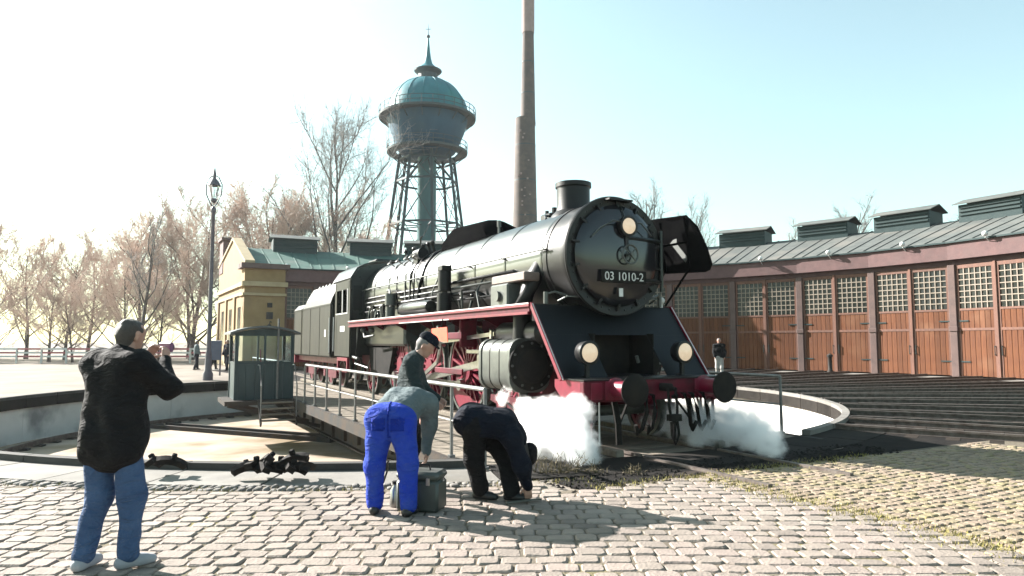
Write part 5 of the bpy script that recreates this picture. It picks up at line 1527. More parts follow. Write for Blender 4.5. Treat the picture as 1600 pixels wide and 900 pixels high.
# ------------------------------------------------------------------ implicit surfaces for people and clothing
def sdf_mesh(prims, h, k=0.02, cut=None, wr=0.0, wf=18.0, seed=0):
    """Smooth union of tapered capsules (ax,ay,az,bx,by,bz,ra,rb) -> (verts, quads) by surface nets."""
    Pm = np.array(prims, float)
    rad = np.maximum(Pm[:, 6], Pm[:, 7])[:, None]
    lo_ = np.minimum(Pm[:, 0:3] - rad, Pm[:, 3:6] - rad).min(0) - 3 * h
    hi_ = np.maximum(Pm[:, 0:3] + rad, Pm[:, 3:6] + rad).max(0) + 3 * h
    n = np.ceil((hi_ - lo_) / h).astype(int) + 1
    ax = [lo_[i] + h * np.arange(n[i]) for i in range(3)]
    G = np.stack(np.meshgrid(*ax, indexing='ij'), -1).astype(np.float32)
    acc = np.zeros(n, np.float32)
    for p in Pm:
        a, b_ = p[0:3], p[3:6]
        r = max(p[6], p[7]) + 8 * k + 2 * h
        i0 = np.maximum(((np.minimum(a, b_) - r - lo_) / h).astype(int), 0)
        i1 = np.minimum(((np.maximum(a, b_) + r - lo_) / h).astype(int) + 2, n)
        sl = tuple(slice(i0[i], i1[i]) for i in range(3))
        g = G[sl]
        ba = b_ - a
        L2 = float(ba @ ba) + 1e-9
        t = np.clip(((g - a) @ ba) / L2, 0, 1)
        d = np.linalg.norm(g - (a + t[..., None] * ba), axis=-1) - (p[6] + (p[7] - p[6]) * t)
        acc[sl] += np.exp(-np.clip(d / k, -40, 40))
    D = -k * np.log(acc + 1e-17)
    if cut is not None:
        D = np.maximum(D, cut(G))
    if wr:
        r_ = np.random.default_rng(seed)
        w_ = 0
        for i in range(5):
            kv = r_.normal(0, 1, 3); kv = kv / np.linalg.norm(kv) * wf * r_.uniform(.6, 1.7)
            w_ = w_ + np.sin(G @ kv.astype(np.float32) + r_.uniform(0, 6) + 1.6 * np.sin(G @ (np.roll(kv, 1) * .6).astype(np.float32)))
        D = D + wr * w_ / 3
    ins = D < 0
    c = sum(ins[i:n[0] - 1 + i, j:n[1] - 1 + j, k_:n[2] - 1 + k_].astype(np.int8) for i in (0, 1) for j in (0, 1) for k_ in (0, 1))
    act = (c > 0) & (c < 8)
    idx = -np.ones(act.shape, int)
    cells = np.argwhere(act)
    idx[act] = np.arange(len(cells))
    acc_p = np.zeros((len(cells), 3)); cnt = np.zeros(len(cells))
    corner = [(i, j, k_) for i in (0, 1) for j in (0, 1) for k_ in (0, 1)]
    for A in corner:
        for ax_ in range(3):
            if A[ax_]: continue
            B = list(A); B[ax_] = 1
            da = D[cells[:, 0] + A[0], cells[:, 1] + A[1], cells[:, 2] + A[2]]
            db = D[cells[:, 0] + B[0], cells[:, 1] + B[1], cells[:, 2] + B[2]]
            m_ = (da < 0) != (db < 0)
            t = np.where(m_, da / np.where(np.abs(da - db) < 1e-9, 1e-9, da - db), 0)
            pos = np.array(A, float)[None] + 0 * cells
            pos[:, ax_] += t
            acc_p[m_] += pos[m_]; cnt[m_] += 1
    V = lo_ + h * (cells + acc_p / np.maximum(cnt, 1)[:, None])
    F = []
    for ax_ in range(3):
        o1, o2 = [(1, 2), (2, 0), (0, 1)][ax_]
        s0 = [slice(None)] * 3; s1 = [slice(None)] * 3
        s0[ax_] = slice(0, -1); s1[ax_] = slice(1, None)
        a = ins[tuple(s0)]; b_ = ins[tuple(s1)]
        E_ = np.argwhere(a != b_)
        E_ = E_[(E_[:, o1] > 0) & (E_[:, o2] > 0) & (E_[:, o1] < n[o1] - 1) & (E_[:, o2] < n[o2] - 1)]
        flip = ~a[tuple(E_.T)]
        def cell(d1, d2):
            c_ = E_.copy(); c_[:, o1] -= d1; c_[:, o2] -= d2
            return idx[tuple(c_.T)]
        q = np.stack([cell(1, 1), cell(0, 1), cell(0, 0), cell(1, 0)], -1)
        q[flip] = q[flip][:, ::-1]
        F.append(q)
    F = np.concatenate(F)
    F = F[(F >= 0).all(1)]
    return V, F


def join_mesh(name, parts_, m):
    V, F, o = [], [], 0
    for v, f in parts_:
        V.append(v); F.append(f + o); o += len(v)
    V = np.concatenate(V); F = np.concatenate(F)
    me = bpy.data.meshes.new(name)
    me.from_pydata(V.tolist(), [], F.tolist())
    me.polygons.foreach_set('use_smooth', [True] * len(me.polygons))
    me.materials.append(m)
    return me


def vn(v):
    v = np.array(v, float)
    return v / (np.linalg.norm(v) + 1e-9)


def cap(a, b_, ra, rb=None):
    return list(a) + list(b_) + [ra, rb if rb is not None else ra]


def hand_prims(wr_, d, nrm, curl=0.5, thumb_side=1, s=1.0):
    """palm + five separate bent fingers; d = finger direction, nrm = palm normal (fingers curl towards it)"""
    d, nrm = vn(d), vn(np.array(nrm, float) - np.dot(nrm, vn(d)) * vn(d))
    sd_ = np.cross(d, nrm) * thumb_side
    wr_ = np.array(wr_, float)
    P = []
    for o in (-.028, 0, .026):
        P.append(cap(wr_ + sd_ * o * .6, wr_ + d * .085 * s + sd_ * o, .017, .014))
    for o, L in ((.030, .068), (.011, .078), (-.009, .072), (-.028, .056)):
        p = wr_ + d * .088 + sd_ * o
        a = curl * .5
        for seg, (l, r0) in enumerate(((.42, .0095), (.33, .0088), (.25, .008))):
            dd = d * math.cos(a) + nrm * math.sin(a)
            q = p + dd * L * l * s
            P.append(cap(p, q, r0, r0 * .92))
            p = q
            a += curl
    p = wr_ + d * .022 + sd_ * .030
    dd = vn(d * .7 + sd_ * .75 + nrm * .25)
    q = p + dd * .045
    P.append(cap(p, q, .013, .011))
    P.append(cap(q, q + vn(dd + d * .5 + nrm * .4 * curl) * .03, .0105, .0085))
    return P


def make_person(name, label, J, C, h=0.017, loose=1.0, bulk=1.0, fine=True, hair='short', hat=None, seed=1, group=None, skirt=.10):
    """J: joint dict in world coordinates (x right, y away, z up). C: colours."""
    base = (np.array(J['aL']) + np.array(J['aR'])) / 2
    root = thing(name, label, 'person', (float(base[0]), float(base[1]), float(min(J['aL'][2], J['aR'][2]) - .085)), 0, group)
    off = np.array(root.location)
    J = {k: np.array(v, float) - (off if k not in ('face', 'toeL', 'toeR', 'hdL', 'hdR', 'hnL', 'hnR') else 0) for k, v in J.items()}
    side = vn(J['hR'] - J['hL'])
    prim = []
    # body
    prim += [cap(J['pel'], J['chest'], .115, .125), cap(J['chest'], J['neck'], .12, .06), cap(J['neck'], J['head'], .055, .06)]
    prim += [cap(J['hL'], J['kL'], .088, .055), cap(J['kL'], J['aL'], .055, .038), cap(J['hR'], J['kR'], .088, .055), cap(J['kR'], J['aR'], .055, .038)]
    prim += [cap(J['sL'], J['sR'], .065), cap(J['hL'], J['hR'], .10)]
    prim += [cap(J['sL'], J['eL'], .05, .04), cap(J['eL'], J['wL'], .04, .028), cap(J['sR'], J['eR'], .05, .04), cap(J['eR'], J['wR'], .04, .028)]
    f = vn(J['face'])
    up = vn(J['head'] - J['neck']); up = vn(up - np.dot(up, f) * f)
    sd_ = np.cross(f, up)
    hd = J['head']
    hp = [cap(hd + up * .035 - f * .02, hd + up * .035 + f * .01, .085, .082), cap(hd - up * .02 + f * .02, hd - up * .075 + f * .045, .062, .042),
          cap(hd + f * .085 + up * .01, hd + f * .105 - up * .022, .010, .014), cap(hd + f * .075 + up * .028 - sd_ * .03, hd + f * .075 + up * .028 + sd_ * .03, .016),
          cap(hd + sd_ * .08 - f * .01 + up * .015, hd + sd_ * .084 - f * .015 - up * .03, .013, .010), cap(hd - sd_ * .08 - f * .01 + up * .015, hd - sd_ * .084 - f * .015 - up * .03, .013, .010),
          cap(hd + f * .078 - up * .048 - sd_ * .018, hd + f * .078 - up * .048 + sd_ * .018, .009), cap(J['neck'] + 0, hd - up * .04, .055, .05)]
    pieces = [sdf_mesh(prim, h * 1.35, .02)]
    pieces.append(sdf_mesh(hp, .0085 if fine else .02, .009))
    for S_ in 'LR':
        w_ = J['w' + S_]
        d = J.get('hd' + S_, vn(w_ - J['e' + S_]))
        nm = J.get('hn' + S_, f)
        if fine:
            pieces.append(sdf_mesh(hand_prims(w_, d, nm, C.get('curl', .55), 1 if S_ == 'L' else -1), .0055, .004))
        else:
            pieces.append(sdf_mesh([cap(w_, w_ + vn(d) * .09, .035, .028)], .02, .01))
    link('body', join_mesh('body', pieces, C.get('skin_m', M['skin'])), root)
    # trousers
    l = loose
    tpz = [cap(J['hL'] - side * .0, J['kL'], .115 * l, .083 * l), cap(J['kL'], J['aL'] + np.array([0, 0, .02]), .080 * l, .072 * l), cap(J['hR'], J['kR'], .115 * l, .083 * l), cap(J['kR'], J['aR'] + np.array([0, 0, .02]), .080 * l, .072 * l),
           cap(J['hL'], J['hR'], .125 * l), cap(J['pel'] - side * .05, J['pel'] + (J['chest'] - J['pel']) * .28 - side * .05, .125 * l, .115), cap(J['pel'] + side * .05, J['pel'] + (J['chest'] - J['pel']) * .28 + side * .05, .125 * l, .115)]
    zc = min(J['aL'][2], J['aR'][2]) - .075
    link('trousers', join_mesh('trousers', [sdf_mesh(tpz, h, .022, lambda G: zc + .01 - G[..., 2], .007, 22, seed)], C['trousers']), root)
    # jacket
    spine = J['chest'] - J['pel']
    hem = J['pel'] + spine * skirt
    sh = vn(J['sR'] - J['sL'])
    B = bulk
    jk = [cap(hem - sh * .07 * B, J['chest'] - sh * .08 * B, .14 * B, .132 * B), cap(hem + sh * .07 * B, J['chest'] + sh * .08 * B, .14 * B, .132 * B), cap(J['sL'], J['sR'], .092 * B), cap(J['chest'], J['neck'] - (J['neck'] - J['chest']) * .2, .12, .085),
          cap(J['sL'], J['eL'], .082 * B, .070 * B), cap(J['eL'], J['wL'], .070 * B, .052), cap(J['sR'], J['eR'], .082 * B, .070 * B), cap(J['eR'], J['wR'], .070 * B, .052)]
    if skirt < -.1: jk.append(cap(J['hL'], J['hR'], .132 * B))
    if C.get('collar', True): jk.append(cap(J['neck'] - up * .01, J['neck'] + up * .02, .075, .07))
    link('jacket', join_mesh('jacket', [sdf_mesh(jk, h, .024, None, .013, 19, seed + 5)], C['jacket']), root)
    # shoes
    for S_ in 'LR':
        a = J['a' + S_]; t = vn(J['toe' + S_])
        g = np.array([a[0], a[1], a[2] - .085])
        sp = [cap(g + np.array([0, 0, .042]) - t * .05, g + np.array([0, 0, .040]) + t * .10, .044, .040), cap(g + np.array([0, 0, .040]) + t * .08, g + np.array([0, 0, .033]) + t * .165, .043, .034), cap(g + np.array([0, 0, .05]) - t * .03, a, .045, .045)]
        link('shoe', join_mesh('shoe', [sdf_mesh(sp, .011 if fine else .02, .012, lambda G: g[2] + .004 - G[..., 2])], C['shoes']), root)
    # hair, hat
    if hair:
        hz = [cap(hd + up * .045 - f * .025, hd + up * .042 - f * .005, .089, .086), cap(hd - f * .05, hd - f * .045 - up * (.06 if hair == 'short' else .12), .07, .05)]
        cf = lambda G: ((G - (hd + f * .042 + up * .03).astype(np.float32)) @ (f * .9 - up * .45).astype(np.float32))
        link('hair', join_mesh('hair', [sdf_mesh(hz, .010 if fine else .02, .012, cf, .004, 60, seed + 9)], C['hair']), root)
    if hat == 'cap':
        hz = [cap(hd + up * .085 - f * .04, hd + up * .085 + f * .03, .088, .085)]
        cf = lambda G: -((G - (hd + up * .062).astype(np.float32)) @ up.astype(np.float32))
        vis = [cap(hd + up * .072 + f * .07 - sd_ * .05, hd + up * .06 + f * .135 - sd_ * .03, .012, .010), cap(hd + up * .072 + f * .07 + sd_ * .05, hd + up * .06 + f * .135 + sd_ * .03, .012, .010), cap(hd + up * .072 + f * .07, hd + up * .06 + f * .145, .014, .010)]
        link('cap', join_mesh('cap', [sdf_mesh(hz, .010, .01, cf), sdf_mesh(vis, .009, .012)], C['hat']), root)
    if hat == 'hood':
        hz = [cap(hd + up * .03 - f * .04, hd + up * .03 - f * .01, .115, .112), cap(hd - up * .08 - f * .03, J['neck'] - f * .03, .10, .10)]
        cf = lambda G: ((G - (hd + f * .03).astype(np.float32)) @ f.astype(np.float32))
        link('hood', join_mesh('hood', [sdf_mesh(hz, .012, .02, cf, .006, 25, seed)], C['hat']), root)
    return root


def cloth(name, c, c2=None, rough=.85, bump=.25):
    m = mat(name, c, c2 or tuple(x * .7 for x in c), rough, scale=5, bump=bump, bscale=120, spec=.15)
    n = m.node_tree.nodes; L = m.node_tree.links
    fine = [x for x in n if x.type == 'BUMP'][0]
    tc = n.new('ShaderNodeTexCoord')
    mp = n.new('ShaderNodeMapping'); mp.inputs['Scale'].default_value = (1.0, 1.0, 2.2)
    no = n.new('ShaderNodeTexNoise'); no.inputs['Scale'].default_value = 7; no.inputs['Detail'].default_value = 3; no.inputs['Distortion'].default_value = 1.2
    L.new(tc.outputs['Object'], mp.inputs[0]); L.new(mp.outputs[0], no.inputs['Vector'])
    bp = n.new('ShaderNodeBump'); bp.inputs['Strength'].default_value = .9; bp.inputs['Distance'].default_value = .045
    L.new(no.outputs['Fac'], bp.inputs['Height']); L.new(fine.outputs[0], bp.inputs['Normal'])
    L.new(bp.outputs[0], n['Principled BSDF'].inputs['Normal'])
    return m


def cloth_patch(root, garment, name, m, pred, off=.004):
    """a piece sewn on a garment: the garment's own faces under it, lifted a few millimetres"""
    src = [c for c in root.children if c.name.split('.')[0] == garment][0].data
    V = np.zeros(len(src.vertices) * 3); src.vertices.foreach_get('co', V); V = V.reshape(-1, 3)
    N = np.zeros(len(src.vertices) * 3); src.vertices.foreach_get('normal', N); N = N.reshape(-1, 3)
    W = V + np.array(root.location)
    keep = [p.vertices[:] for p in src.polygons if pred(W[list(p.vertices)].mean(0), np.array(p.normal))]
    if not keep: return
    ids = sorted(set(i for f in keep for i in f)); mp = {v: k for k, v in enumerate(ids)}
    me = bpy.data.meshes.new(name)
    me.from_pydata((V[ids] + N[ids] * off).tolist(), [], [tuple(mp[i] for i in f) for f in keep])
    me.polygons.foreach_set('use_smooth', [True] * len(me.polygons))
    me.materials.append(m)
    o = link(name, me, root)
    md = o.modifiers.new('thickness', 'SOLIDIFY'); md.thickness = off * 1.2; md.offset = 0
    return o


M['blue_work'] = cloth('blue_work', (0.010, 0.034, 0.36), (0.026, 0.060, 0.31))
M['grey_jacket'] = cloth('grey_jacket', (0.112, 0.14, 0.147), (0.077, 0.098, 0.105))
M['slate_jacket'] = cloth('slate_jacket', (0.027, 0.0372, 0.039), (0.018, 0.027, 0.03))
M['navy'] = cloth('navy', (0.0063, 0.0091, 0.0168), (0.0042, 0.0056, 0.0112))
M['black_cloth'] = cloth('black_cloth', (0.006, 0.006, 0.007), (0.010, 0.010, 0.011))
M['jeans'] = cloth('jeans', (0.05525, 0.0975, 0.1885), (0.03575, 0.065, 0.1365))
M['shoe_black'] = mat('shoe_black', (0.012, 0.012, 0.013), rough=.5)
M['shoe_pale'] = mat('shoe_pale', (0.294, 0.308, 0.336), (0.21, 0.224, 0.252), rough=.7)
M['hair_grey'] = mat('hair_grey', (0.168, 0.161, 0.154), (0.098, 0.091, 0.0875), rough=.7, scale=60, bump=.5, bscale=150)
M['hair_dark'] = mat('hair_dark', (0.03, 0.024, 0.02), (0.05, 0.04, 0.035), rough=.6, scale=60, bump=.5, bscale=150)

# man in blue trousers, bent over the tool case, back to the camera
pb = make_person('person', 'person in bright blue work trousers bending over, back turned, beside a tool case', dict(
    pel=(-1.18, 6.86, .92), chest=(-1.10, 7.22, 1.05), neck=(-.98, 7.40, 1.00), head=(-.92, 7.50, .88), face=(.25, .45, -.85),
    sL=(-1.24, 7.34, 1.03), sR=(-.86, 7.24, 1.03), eL=(-1.24, 7.46, .78), eR=(-.87, 7.33, .78), wL=(-1.16, 7.55, .55), wR=(-.89, 7.33, .53),
    hL=(-1.29, 6.86, .89), hR=(-1.08, 6.84, .89), kL=(-1.33, 6.80, .47), kR=(-1.00, 6.76, .47), aL=(-1.33, 6.84, .085), aR=(-.985, 6.74, .085),
    toeL=(-.1, 1, 0), toeR=(.35, 1, 0), hdL=(0, .2, -1), hdR=(0, .1, -1), hnL=(1, 0, 0), hnR=(-1, 0, 0)),
    dict(trousers=M['blue_work'], jacket=M['grey_jacket'], shoes=M['shoe_black'], hair=M['hair_grey']), loose=1.14, seed=3, skirt=.22, bulk=1.08)
M['blue_seam'] = cloth('blue_seam', (0.006, 0.026, 0.26))
M['belt'] = mat('belt', (0.012, 0.010, 0.009), rough=.5)
for cx_ in (-1.285, -1.095):
    cloth_patch(pb, 'trousers', 'pocket', M['blue_seam'], lambda c, n_: abs(c[0] - cx_) < .062 and .80 < c[2] < .93 and n_[1] < -.2)
cloth_patch(pb, 'trousers', 'seam', M['blue_seam'], lambda c, n_: abs(c[0] + 1.185) < .012 and c[2] > .74 and n_[1] < 0, .003)
cloth_patch(pb, 'trousers', 'cuff', M['blue_seam'], lambda c, n_: .035 < c[2] < .075, .003)
# man in cap, standing behind, looking down to the right
make_person('person', 'standing person in dark flat cap and slate jacket looking down by the railing', dict(
    pel=(-1.17, 8.02, .93), chest=(-1.17, 8.03, 1.29), neck=(-1.10, 8.03, 1.48), head=(-1.00, 8.03, 1.60), face=(.86, -.10, -.50),
    sL=(-1.16, 8.20, 1.43), sR=(-1.14, 7.84, 1.43), eL=(-1.08, 8.22, 1.14), eR=(-1.09, 7.80, 1.14), wL=(-.88, 8.14, 1.00), wR=(-.90, 7.86, .98),
    hL=(-1.17, 8.11, .90), hR=(-1.17, 7.93, .90), kL=(-1.13, 8.13, .48), kR=(-1.15, 7.90, .48), aL=(-1.20, 8.13, .085), aR=(-1.20, 7.88, .085),
    toeL=(1, .1, 0), toeR=(1, -.1, 0), hdL=(.8, -.2, -.5), hdR=(.8, .2, -.5), hnL=(0, -1, 0), hnR=(0, 1, 0)),
    dict(trousers=M['black_cloth'], jacket=M['slate_jacket'], shoes=M['shoe_black'], hair=M['hair_grey'], hat=M['navy']), hat='cap', seed=8, skirt=-.05)
# man in dark clothes, doubled over
make_person('person', 'person in dark navy clothes doubled over, working close to the ground', dict(
    pel=(-.40, 7.42, .83), chest=(-.10, 7.42, .79), neck=(.06, 7.44, .60), head=(.10, 7.46, .46), face=(.0, .1, -1),
    sL=(.01, 7.60, .68), sR=(.00, 7.23, .67), eL=(.12, 7.58, .38), eR=(.10, 7.22, .38), wL=(.15, 7.50, .17), wR=(.16, 7.28, .17),
    hL=(-.40, 7.53, .80), hR=(-.39, 7.31, .79), kL=(-.08, 7.50, .45), kR=(-.40, 7.36, .44), aL=(.0, 7.38, .085), aR=(-.33, 7.45, .085),
    toeL=(1, -.3, 0), toeR=(1, -.35, 0), hdL=(.1, -.1, -1), hdR=(.1, .1, -1), hnL=(0, -1, 0), hnR=(0, 1, 0)),
    dict(trousers=M['black_cloth'], jacket=M['navy'], shoes=M['shoe_black'], hair=M['hair_dark'], hat=M['black_cloth']), loose=1.22, seed=14, skirt=-.12, bulk=1.18, hat='cap')
# photographer at the left edge
ph = make_person('person', 'person in black jacket and jeans holding up a camera at the left, seen from behind', dict(
    pel=(-3.00, 5.28, .98), chest=(-3.00, 5.30, 1.36), neck=(-2.98, 5.32, 1.56), head=(-2.95, 5.37, 1.70), face=(.42, .90, -.05),
    sL=(-3.19, 5.36, 1.49), sR=(-2.81, 5.24, 1.49), eL=(-3.16, 5.62, 1.30), eR=(-2.66, 5.40, 1.30), wL=(-2.98, 5.66, 1.52), wR=(-2.80, 5.60, 1.50),
    hL=(-3.10, 5.28, .94), hR=(-2.90, 5.25, .94), kL=(-3.10, 5.30, .50), kR=(-2.84, 5.28, .50), aL=(-3.13, 5.18, .085), aR=(-2.82, 5.22, .085),
    toeL=(.1, 1, 0), toeR=(.75, .75, 0), hdL=(.4, .3, .8), hdR=(-.1, .4, .8), hnL=(.5, -.2, 0), hnR=(-.6, .2, 0)),
    dict(trousers=M['jeans'], jacket=M['black_cloth'], shoes=M['shoe_pale'], hair=M['hair_dark'], curl=.8), hair='long', loose=1.06, seed=21, skirt=-.36, bulk=1.16)
cm = thing('hand_camera', 'small purple compact camera held up by the person at the left', 'camera', (-2.86, 5.74, 1.57), R(-25))
part('camera_body', mat('camera_purple', (0.16, 0.06, 0.13), (0.11, 0.04, 0.09), rough=.4), cm, lambda b: b.cbox(-.07, .07, -.018, .018, 0, .08, .008))
part('camera_lens', M['black_satin'], cm, lambda b: b.cyl((0.01, .018, .04), (0.01, .05, .04), .027, n=16), 40)


def stander(label, x, y, face, jk, tr, seed, ht=1.0, group=None, step=.12, hair='hair_dark', fine=False):
    fx, fy = vn((face[0], face[1], 0))[:2]
    sx, sy = fy, -fx                                  # to the person's right
    def P(r, f_, z): return (x + sx * r + fx * f_, y + sy * r + fy * f_, z * ht)
    return make_person('person', label, dict(pel=P(0, 0, .93), chest=P(0, 0, 1.30), neck=P(0, .01, 1.50), head=P(0, .03, 1.63), face=(fx, fy, -.1),
        sL=P(-.18, 0, 1.43), sR=P(.18, 0, 1.43), eL=P(-.25, -.02, 1.15), eR=P(.24, .03, 1.15), wL=P(-.22, .10, .92), wR=P(.20, .16, .95),
        hL=P(-.09, 0, .90), hR=P(.09, 0, .90), kL=P(-.10, step * .6, .48), kR=P(.10, .02, .48), aL=P(-.11, step, .085), aR=P(.11, -step, .085), toeL=(fx - .2 * sx, fy - .2 * sy, 0), toeR=(fx + .2 * sx, fy + .2 * sy, 0)),
        dict(trousers=M[tr], jacket=M[jk], shoes=M['shoe_black'], hair=M[hair]), h=.018 if fine else .026, fine=fine, seed=seed, group=group)


stander('distant visitor in dark jeans walking left of the lamp post', -19.0, 41.8, (.6, .5), 'grey_jacket', 'navy', 31, 1.0, 'visitors in the yard')
stander('distant visitor in black standing just left of the lamp post', -18.2, 42.3, (.9, -.3), 'black_cloth', 'black_cloth', 32, .98, 'visitors in the yard')
stander('distant visitor in navy just right of the lamp post', -16.6, 40.5, (-.4, -.8), 'navy', 'navy', 33, 1.02, 'visitors in the yard')
M['pale_cloth'] = cloth('pale_cloth', (0.45, 0.43, 0.40))
stander('distant person in dark jacket and pale trousers before the shed, right of the buffers', 9.55, 32.0, (-.3, -.9), 'black_cloth', 'pale_cloth', 34, 1.05, hair='hair_grey')

# ------------------------------------------------------------------ things on the ground
tc_ = thing('tool_case', 'dark grey tool case with handle on the cobbles by the blue trousers', 'case', (-.90, 7.02, 0), R(-14))
part('case_body', mat('case_grey', (0.045, 0.055, 0.05), (0.03, 0.036, 0.034), rough=.5), tc_, lambda b: b.cbox(-.22, .22, -.14, .14, .0, .30, .025), 40)
part('case_lid', mat('case_lid', (0.06, 0.07, 0.065), (0.045, 0.05, 0.048), rough=.45), tc_, lambda b: b.cbox(-.225, .225, -.145, .145, .302, .385, .03), 40)
part('handle', M['black_satin'], tc_, lambda b: b.tube([(-.09, 0, .38), (-.08, 0, .43), (.08, 0, .43), (.09, 0, .38)], .013, 6), 60)
for x in (-.12, .12):
    part('latch', M['steel'], tc_, lambda b: b.cbox(x - .02, x + .02, -.152, -.142, .26, .33, .003))
cn = thing('metal_can', 'small silver can standing between the bent person and the case', 'can', (-1.18, 7.14, 0))
part('can_body', M['steel'], cn, lambda b: b.lathe([(.001, 0), (.055, 0), (.057, .01), (.055, .16), (.03, .20), (.03, .22), (.001, .22)], n=18), 40)
part('can_cap', M['black_satin'], cn, lambda b: b.cyl((0, 0, .22), (0, 0, .25), .034, n=14), 40)
wr = thing('wrench', 'long steel spanner on the ground in front of the doubled-over person', 'tool', (.10, 7.24, 0), R(28))
part('shank', M['steel_dull'], wr, lambda b: b.bar((-.18, 0, .03), (.18, 0, .03), .028, .014))
part('jaw', M['steel_dull'], wr, lambda b: (b.bar((.18, 0, .03), (.22, .03, .03), .024, .016), b.bar((.18, 0, .03), (.22, -.03, .03), .024, .016)))

M['scrap'] = mat('scrap', (0.012, 0.012, 0.013), (0.03, 0.024, 0.02), rough=.8, scale=10, bump=.4, spec=.08)
def brake_block(loc, rz, tilt, label):
    """curved cast-iron brake block lying on edge"""
    o = MB()
    n = 8
    pts = [(.30 * math.cos(R(60 + 60 * i / n)), .30 * math.sin(R(60 + 60 * i / n)) - .26) for i in range(n + 1)]
    pts2 = [(.37 * math.cos(R(60 + 60 * i / n)), .37 * math.sin(R(60 + 60 * i / n)) - .26) for i in range(n + 1)]
    o.prism(pts + pts2[::-1], -.05, .05, 'xz')
    o.cbox(-.03, .03, -.03, .03, .09, .17, .01)
    ob = o.build('brake_block', M['scrap'])
    ob.location = loc
    ob.rotation_euler = (tilt, random.uniform(-.3, .3), rz)
    tag(ob, label, 'brake block', 'cast iron brake blocks on the coping')
    return ob
names = ['at the left end of the pile', 'leaning up at the left of the pile', 'upright in the left half of the pile', 'flat in the middle of the pile', 'tilted in the middle of the pile', 'upright right of the pile middle', 'flat near the right of the pile', 'leaning at the right end of the pile', 'topmost on the left of the pile', 'topmost on the right of the pile']
for i, nm in enumerate(names):
    top = i >= 8
    x = -3.20 + (i * .095 if not top else (.22 + (i - 8) * .36))
    y = 8.50 + .06 * math.sin(i * 2.1)
    brake_block((x, y, (.10 if not top else .20)), R(20 + 53 * i % 160), R(-50 + (i * 37) % 100), 'black cast iron brake block %s on the coping' % nm)
for i, (x, nm) in enumerate(((-4.25, 'lying nearest the photographer'), (-4.42, 'tipped up beside the photographer'))):
    brake_block((x, 8.75, .12), R(30 + 60 * i), R(25 - 60 * i), 'black cast iron brake block %s on the coping' % nm)

# withered weeds at the pit edge beside the doubled-over person
def weed(loc, label, n, h):
    b = MB()
    for i in range(n):
        a = random.uniform(0, 2 * PI); t = abs(random.gauss(0, .75)); L = h * random.uniform(.35, 1.15)
        p0 = Vector((random.gauss(0, .07), random.gauss(0, .05), 0))
        d = Vector((math.cos(a) * math.sin(t), math.sin(a) * math.sin(t), max(.12, math.cos(t))))
        p1 = p0 + d * L * .55 + Vector((random.gauss(0, .02), random.gauss(0, .02), 0))
        p2 = p1 + (d + Vector((random.gauss(0, .5), random.gauss(0, .5), -.25))).normalized() * L * .5
        p2.z = max(p2.z, .01)
        b.tube([p0, p1, p2], [.005, .004, .002], 4)
        for k in range(random.randint(0, 2)):
            q = p1.lerp(p2, random.random())
            d_ = Vector((random.uniform(-1, 1), random.uniform(-1, 1), random.uniform(-.5, .5))) * random.uniform(.02, .05)
            e_ = Vector((-d_.y, d_.x, .01)) * .4
            b.add([q, q + d_ * .6 + e_, q + d_ * 1.3, q + d_ * .6 - e_], [(0, 1, 2, 3)])
    o = b.build('withered_weed', M['weed'])
    o.location = loc
    tag(o, label, 'weed', 'withered weeds at the pit edge')
M['weed'] = mat('weed', (0.063, 0.0525, 0.0245), (0.112, 0.0875, 0.049), rough=.9, scale=8)
for x, y, lb, h in ((.62, 8.95, 'withered dark weed just right of the doubled-over person', .30), (.82, 9.05, 'withered weed second right of the doubled-over person', .24), (.42, 8.98, 'withered weed behind the doubled-over person', .26), (1.05, 9.0, 'low withered weed at the end of the buried rail', .16), (1.55, 8.9, 'sparse withered weed against the buried rail', .14)):
    weed((x, y, -.01), lb, 26, h)

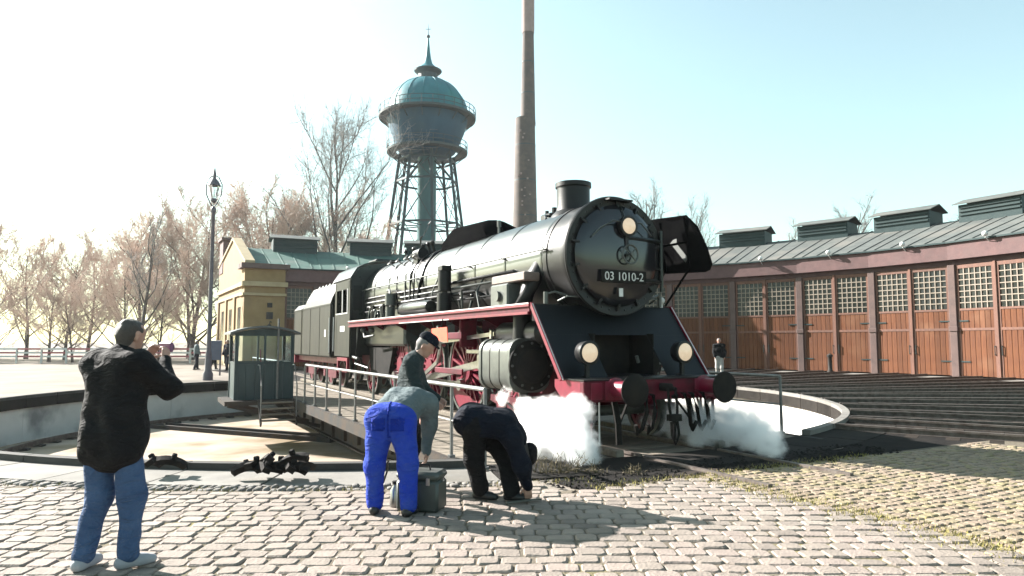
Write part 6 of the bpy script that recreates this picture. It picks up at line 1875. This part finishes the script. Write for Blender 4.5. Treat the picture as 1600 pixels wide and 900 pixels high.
# ------------------------------------------------------------------ steam
def steam(name, label, blobs, dens, seed):
    m = bpy.data.materials.new('steam')
    m.use_nodes = True
    n = m.node_tree.nodes; L = m.node_tree.links
    n.remove(n['Principled BSDF'])
    pv = n.new('ShaderNodeVolumePrincipled')
    pv.inputs['Color'].default_value = (.985, .985, .985, 1)
    pv.inputs['Anisotropy'].default_value = .15
    tc = n.new('ShaderNodeTexCoord')
    no = n.new('ShaderNodeTexNoise')
    no.inputs['Scale'].default_value = 3.4; no.inputs['Detail'].default_value = 9; no.inputs['Roughness'].default_value = .68
    mo = n.new('ShaderNodeVectorMath'); mo.operation = 'ADD'; mo.inputs[1].default_value = (seed, seed * 2, 0)
    L.new(tc.outputs['Object'], mo.inputs[0]); L.new(mo.outputs[0], no.inputs['Vector'])
    s1 = n.new('ShaderNodeVectorMath'); s1.operation = 'SUBTRACT'; s1.inputs[1].default_value = (.5, .5, .5)
    L.new(no.outputs['Color'], s1.inputs[0])
    s2 = n.new('ShaderNodeVectorMath'); s2.operation = 'SCALE'; s2.inputs['Scale'].default_value = .50
    L.new(s1.outputs[0], s2.inputs[0])
    ad = n.new('ShaderNodeVectorMath'); ad.operation = 'ADD'
    L.new(tc.outputs['Object'], ad.inputs[0]); L.new(s2.outputs[0], ad.inputs[1])
    prev = None
    for c, r in blobs:
        ds = n.new('ShaderNodeVectorMath'); ds.operation = 'DISTANCE'; ds.inputs[1].default_value = c
        L.new(ad.outputs[0], ds.inputs[0])
        mr = n.new('ShaderNodeMapRange'); mr.interpolation_type = 'SMOOTHSTEP'
        mr.inputs[1].default_value = r; mr.inputs[2].default_value = r * .30; mr.inputs[3].default_value = 0; mr.inputs[4].default_value = 1
        L.new(ds.outputs['Value'], mr.inputs[0])
        if prev is None: prev = mr.outputs[0]
        else:
            mx = n.new('ShaderNodeMath'); mx.operation = 'MAXIMUM'
            L.new(prev, mx.inputs[0]); L.new(mr.outputs[0], mx.inputs[1]); prev = mx.outputs[0]
    ml = n.new('ShaderNodeMath'); ml.operation = 'MULTIPLY'; ml.inputs[1].default_value = dens
    n3 = n.new('ShaderNodeTexNoise'); n3.inputs['Scale'].default_value = 6.5; n3.inputs['Detail'].default_value = 7; n3.inputs['Distortion'].default_value = .6
    L.new(mo.outputs[0], n3.inputs['Vector'])
    r3 = n.new('ShaderNodeMapRange'); r3.inputs[1].default_value = .36; r3.inputs[2].default_value = .62; r3.inputs[3].default_value = .12; r3.inputs[4].default_value = 1.3
    L.new(n3.outputs['Fac'], r3.inputs[0])
    m3 = n.new('ShaderNodeMath'); m3.operation = 'MULTIPLY'
    L.new(prev, m3.inputs[0]); L.new(r3.outputs[0], m3.inputs[1])
    L.new(m3.outputs[0], ml.inputs[0]); L.new(ml.outputs[0], pv.inputs['Density'])
    L.new(pv.outputs[0], n['Material Output'].inputs['Volume'])
    V, F = sdf_mesh([cap(c, c, r + .24) for c, r in blobs], .08, .03, lambda G: -.0 - G[..., 2])
    me = join_mesh(name, [(V, F)], m)
    o = link(name, me, None, l2w(0, 0))
    o.rotation_euler = (0, 0, RZ)
    tag(o, label, 'steam', kind='stuff')
    return o


steam('steam_cloud', 'bright white steam cloud blowing from the near cylinder beside the bent people',
      [((.60, 1.80, .40), .48), ((.95, 1.75, .46), .42), ((.25, 1.85, .28), .40), ((1.4, 1.65, .52), .32), ((.75, 2.05, .22), .40), ((.0, 1.85, .18), .32), ((1.2, 2.0, .26), .34), ((2.0, 1.6, .60), .20), ((2.6, 1.7, .70), .16), ((.5, 1.6, .62), .30), ((1.8, 1.85, .38), .22)], 24, 1.3)
steam('steam_cloud', 'bluish shaded steam cloud spreading low under the far buffer',
      [((1.7, -.85, .30), .34), ((1.2, -.95, .34), .38), ((.7, -1.0, .36), .40), ((.2, -1.05, .36), .40), ((-.25, -1.05, .32), .38), ((-.6, -1.0, .25), .34), ((.4, -.7, .2), .32), ((.9, -1.3, .22), .34), ((2.2, -.9, .36), .26), ((-.85, -.9, .18), .26)], 13, 4.7)

# ------------------------------------------------------------------ haze
hz = MB().box(-140, 140, -25, 150, -2.3, 66).build('haze', bpy.data.materials.new('haze'))
hm = hz.data.materials[0]
hm.use_nodes = True
hn = hm.node_tree
hn.nodes.remove(hn.nodes['Principled BSDF'])
pv = hn.nodes.new('ShaderNodeVolumePrincipled')
pv.inputs['Color'].default_value = (0.93, 0.97, 1.0, 1)
pv.inputs['Density'].default_value = 0.00018
pv.inputs['Anisotropy'].default_value = 0.4
hn.links.new(pv.outputs[0], hn.nodes['Material Output'].inputs['Volume'])
tag(hz, 'thin pale spring haze filling the yard', 'haze', kind='stuff')
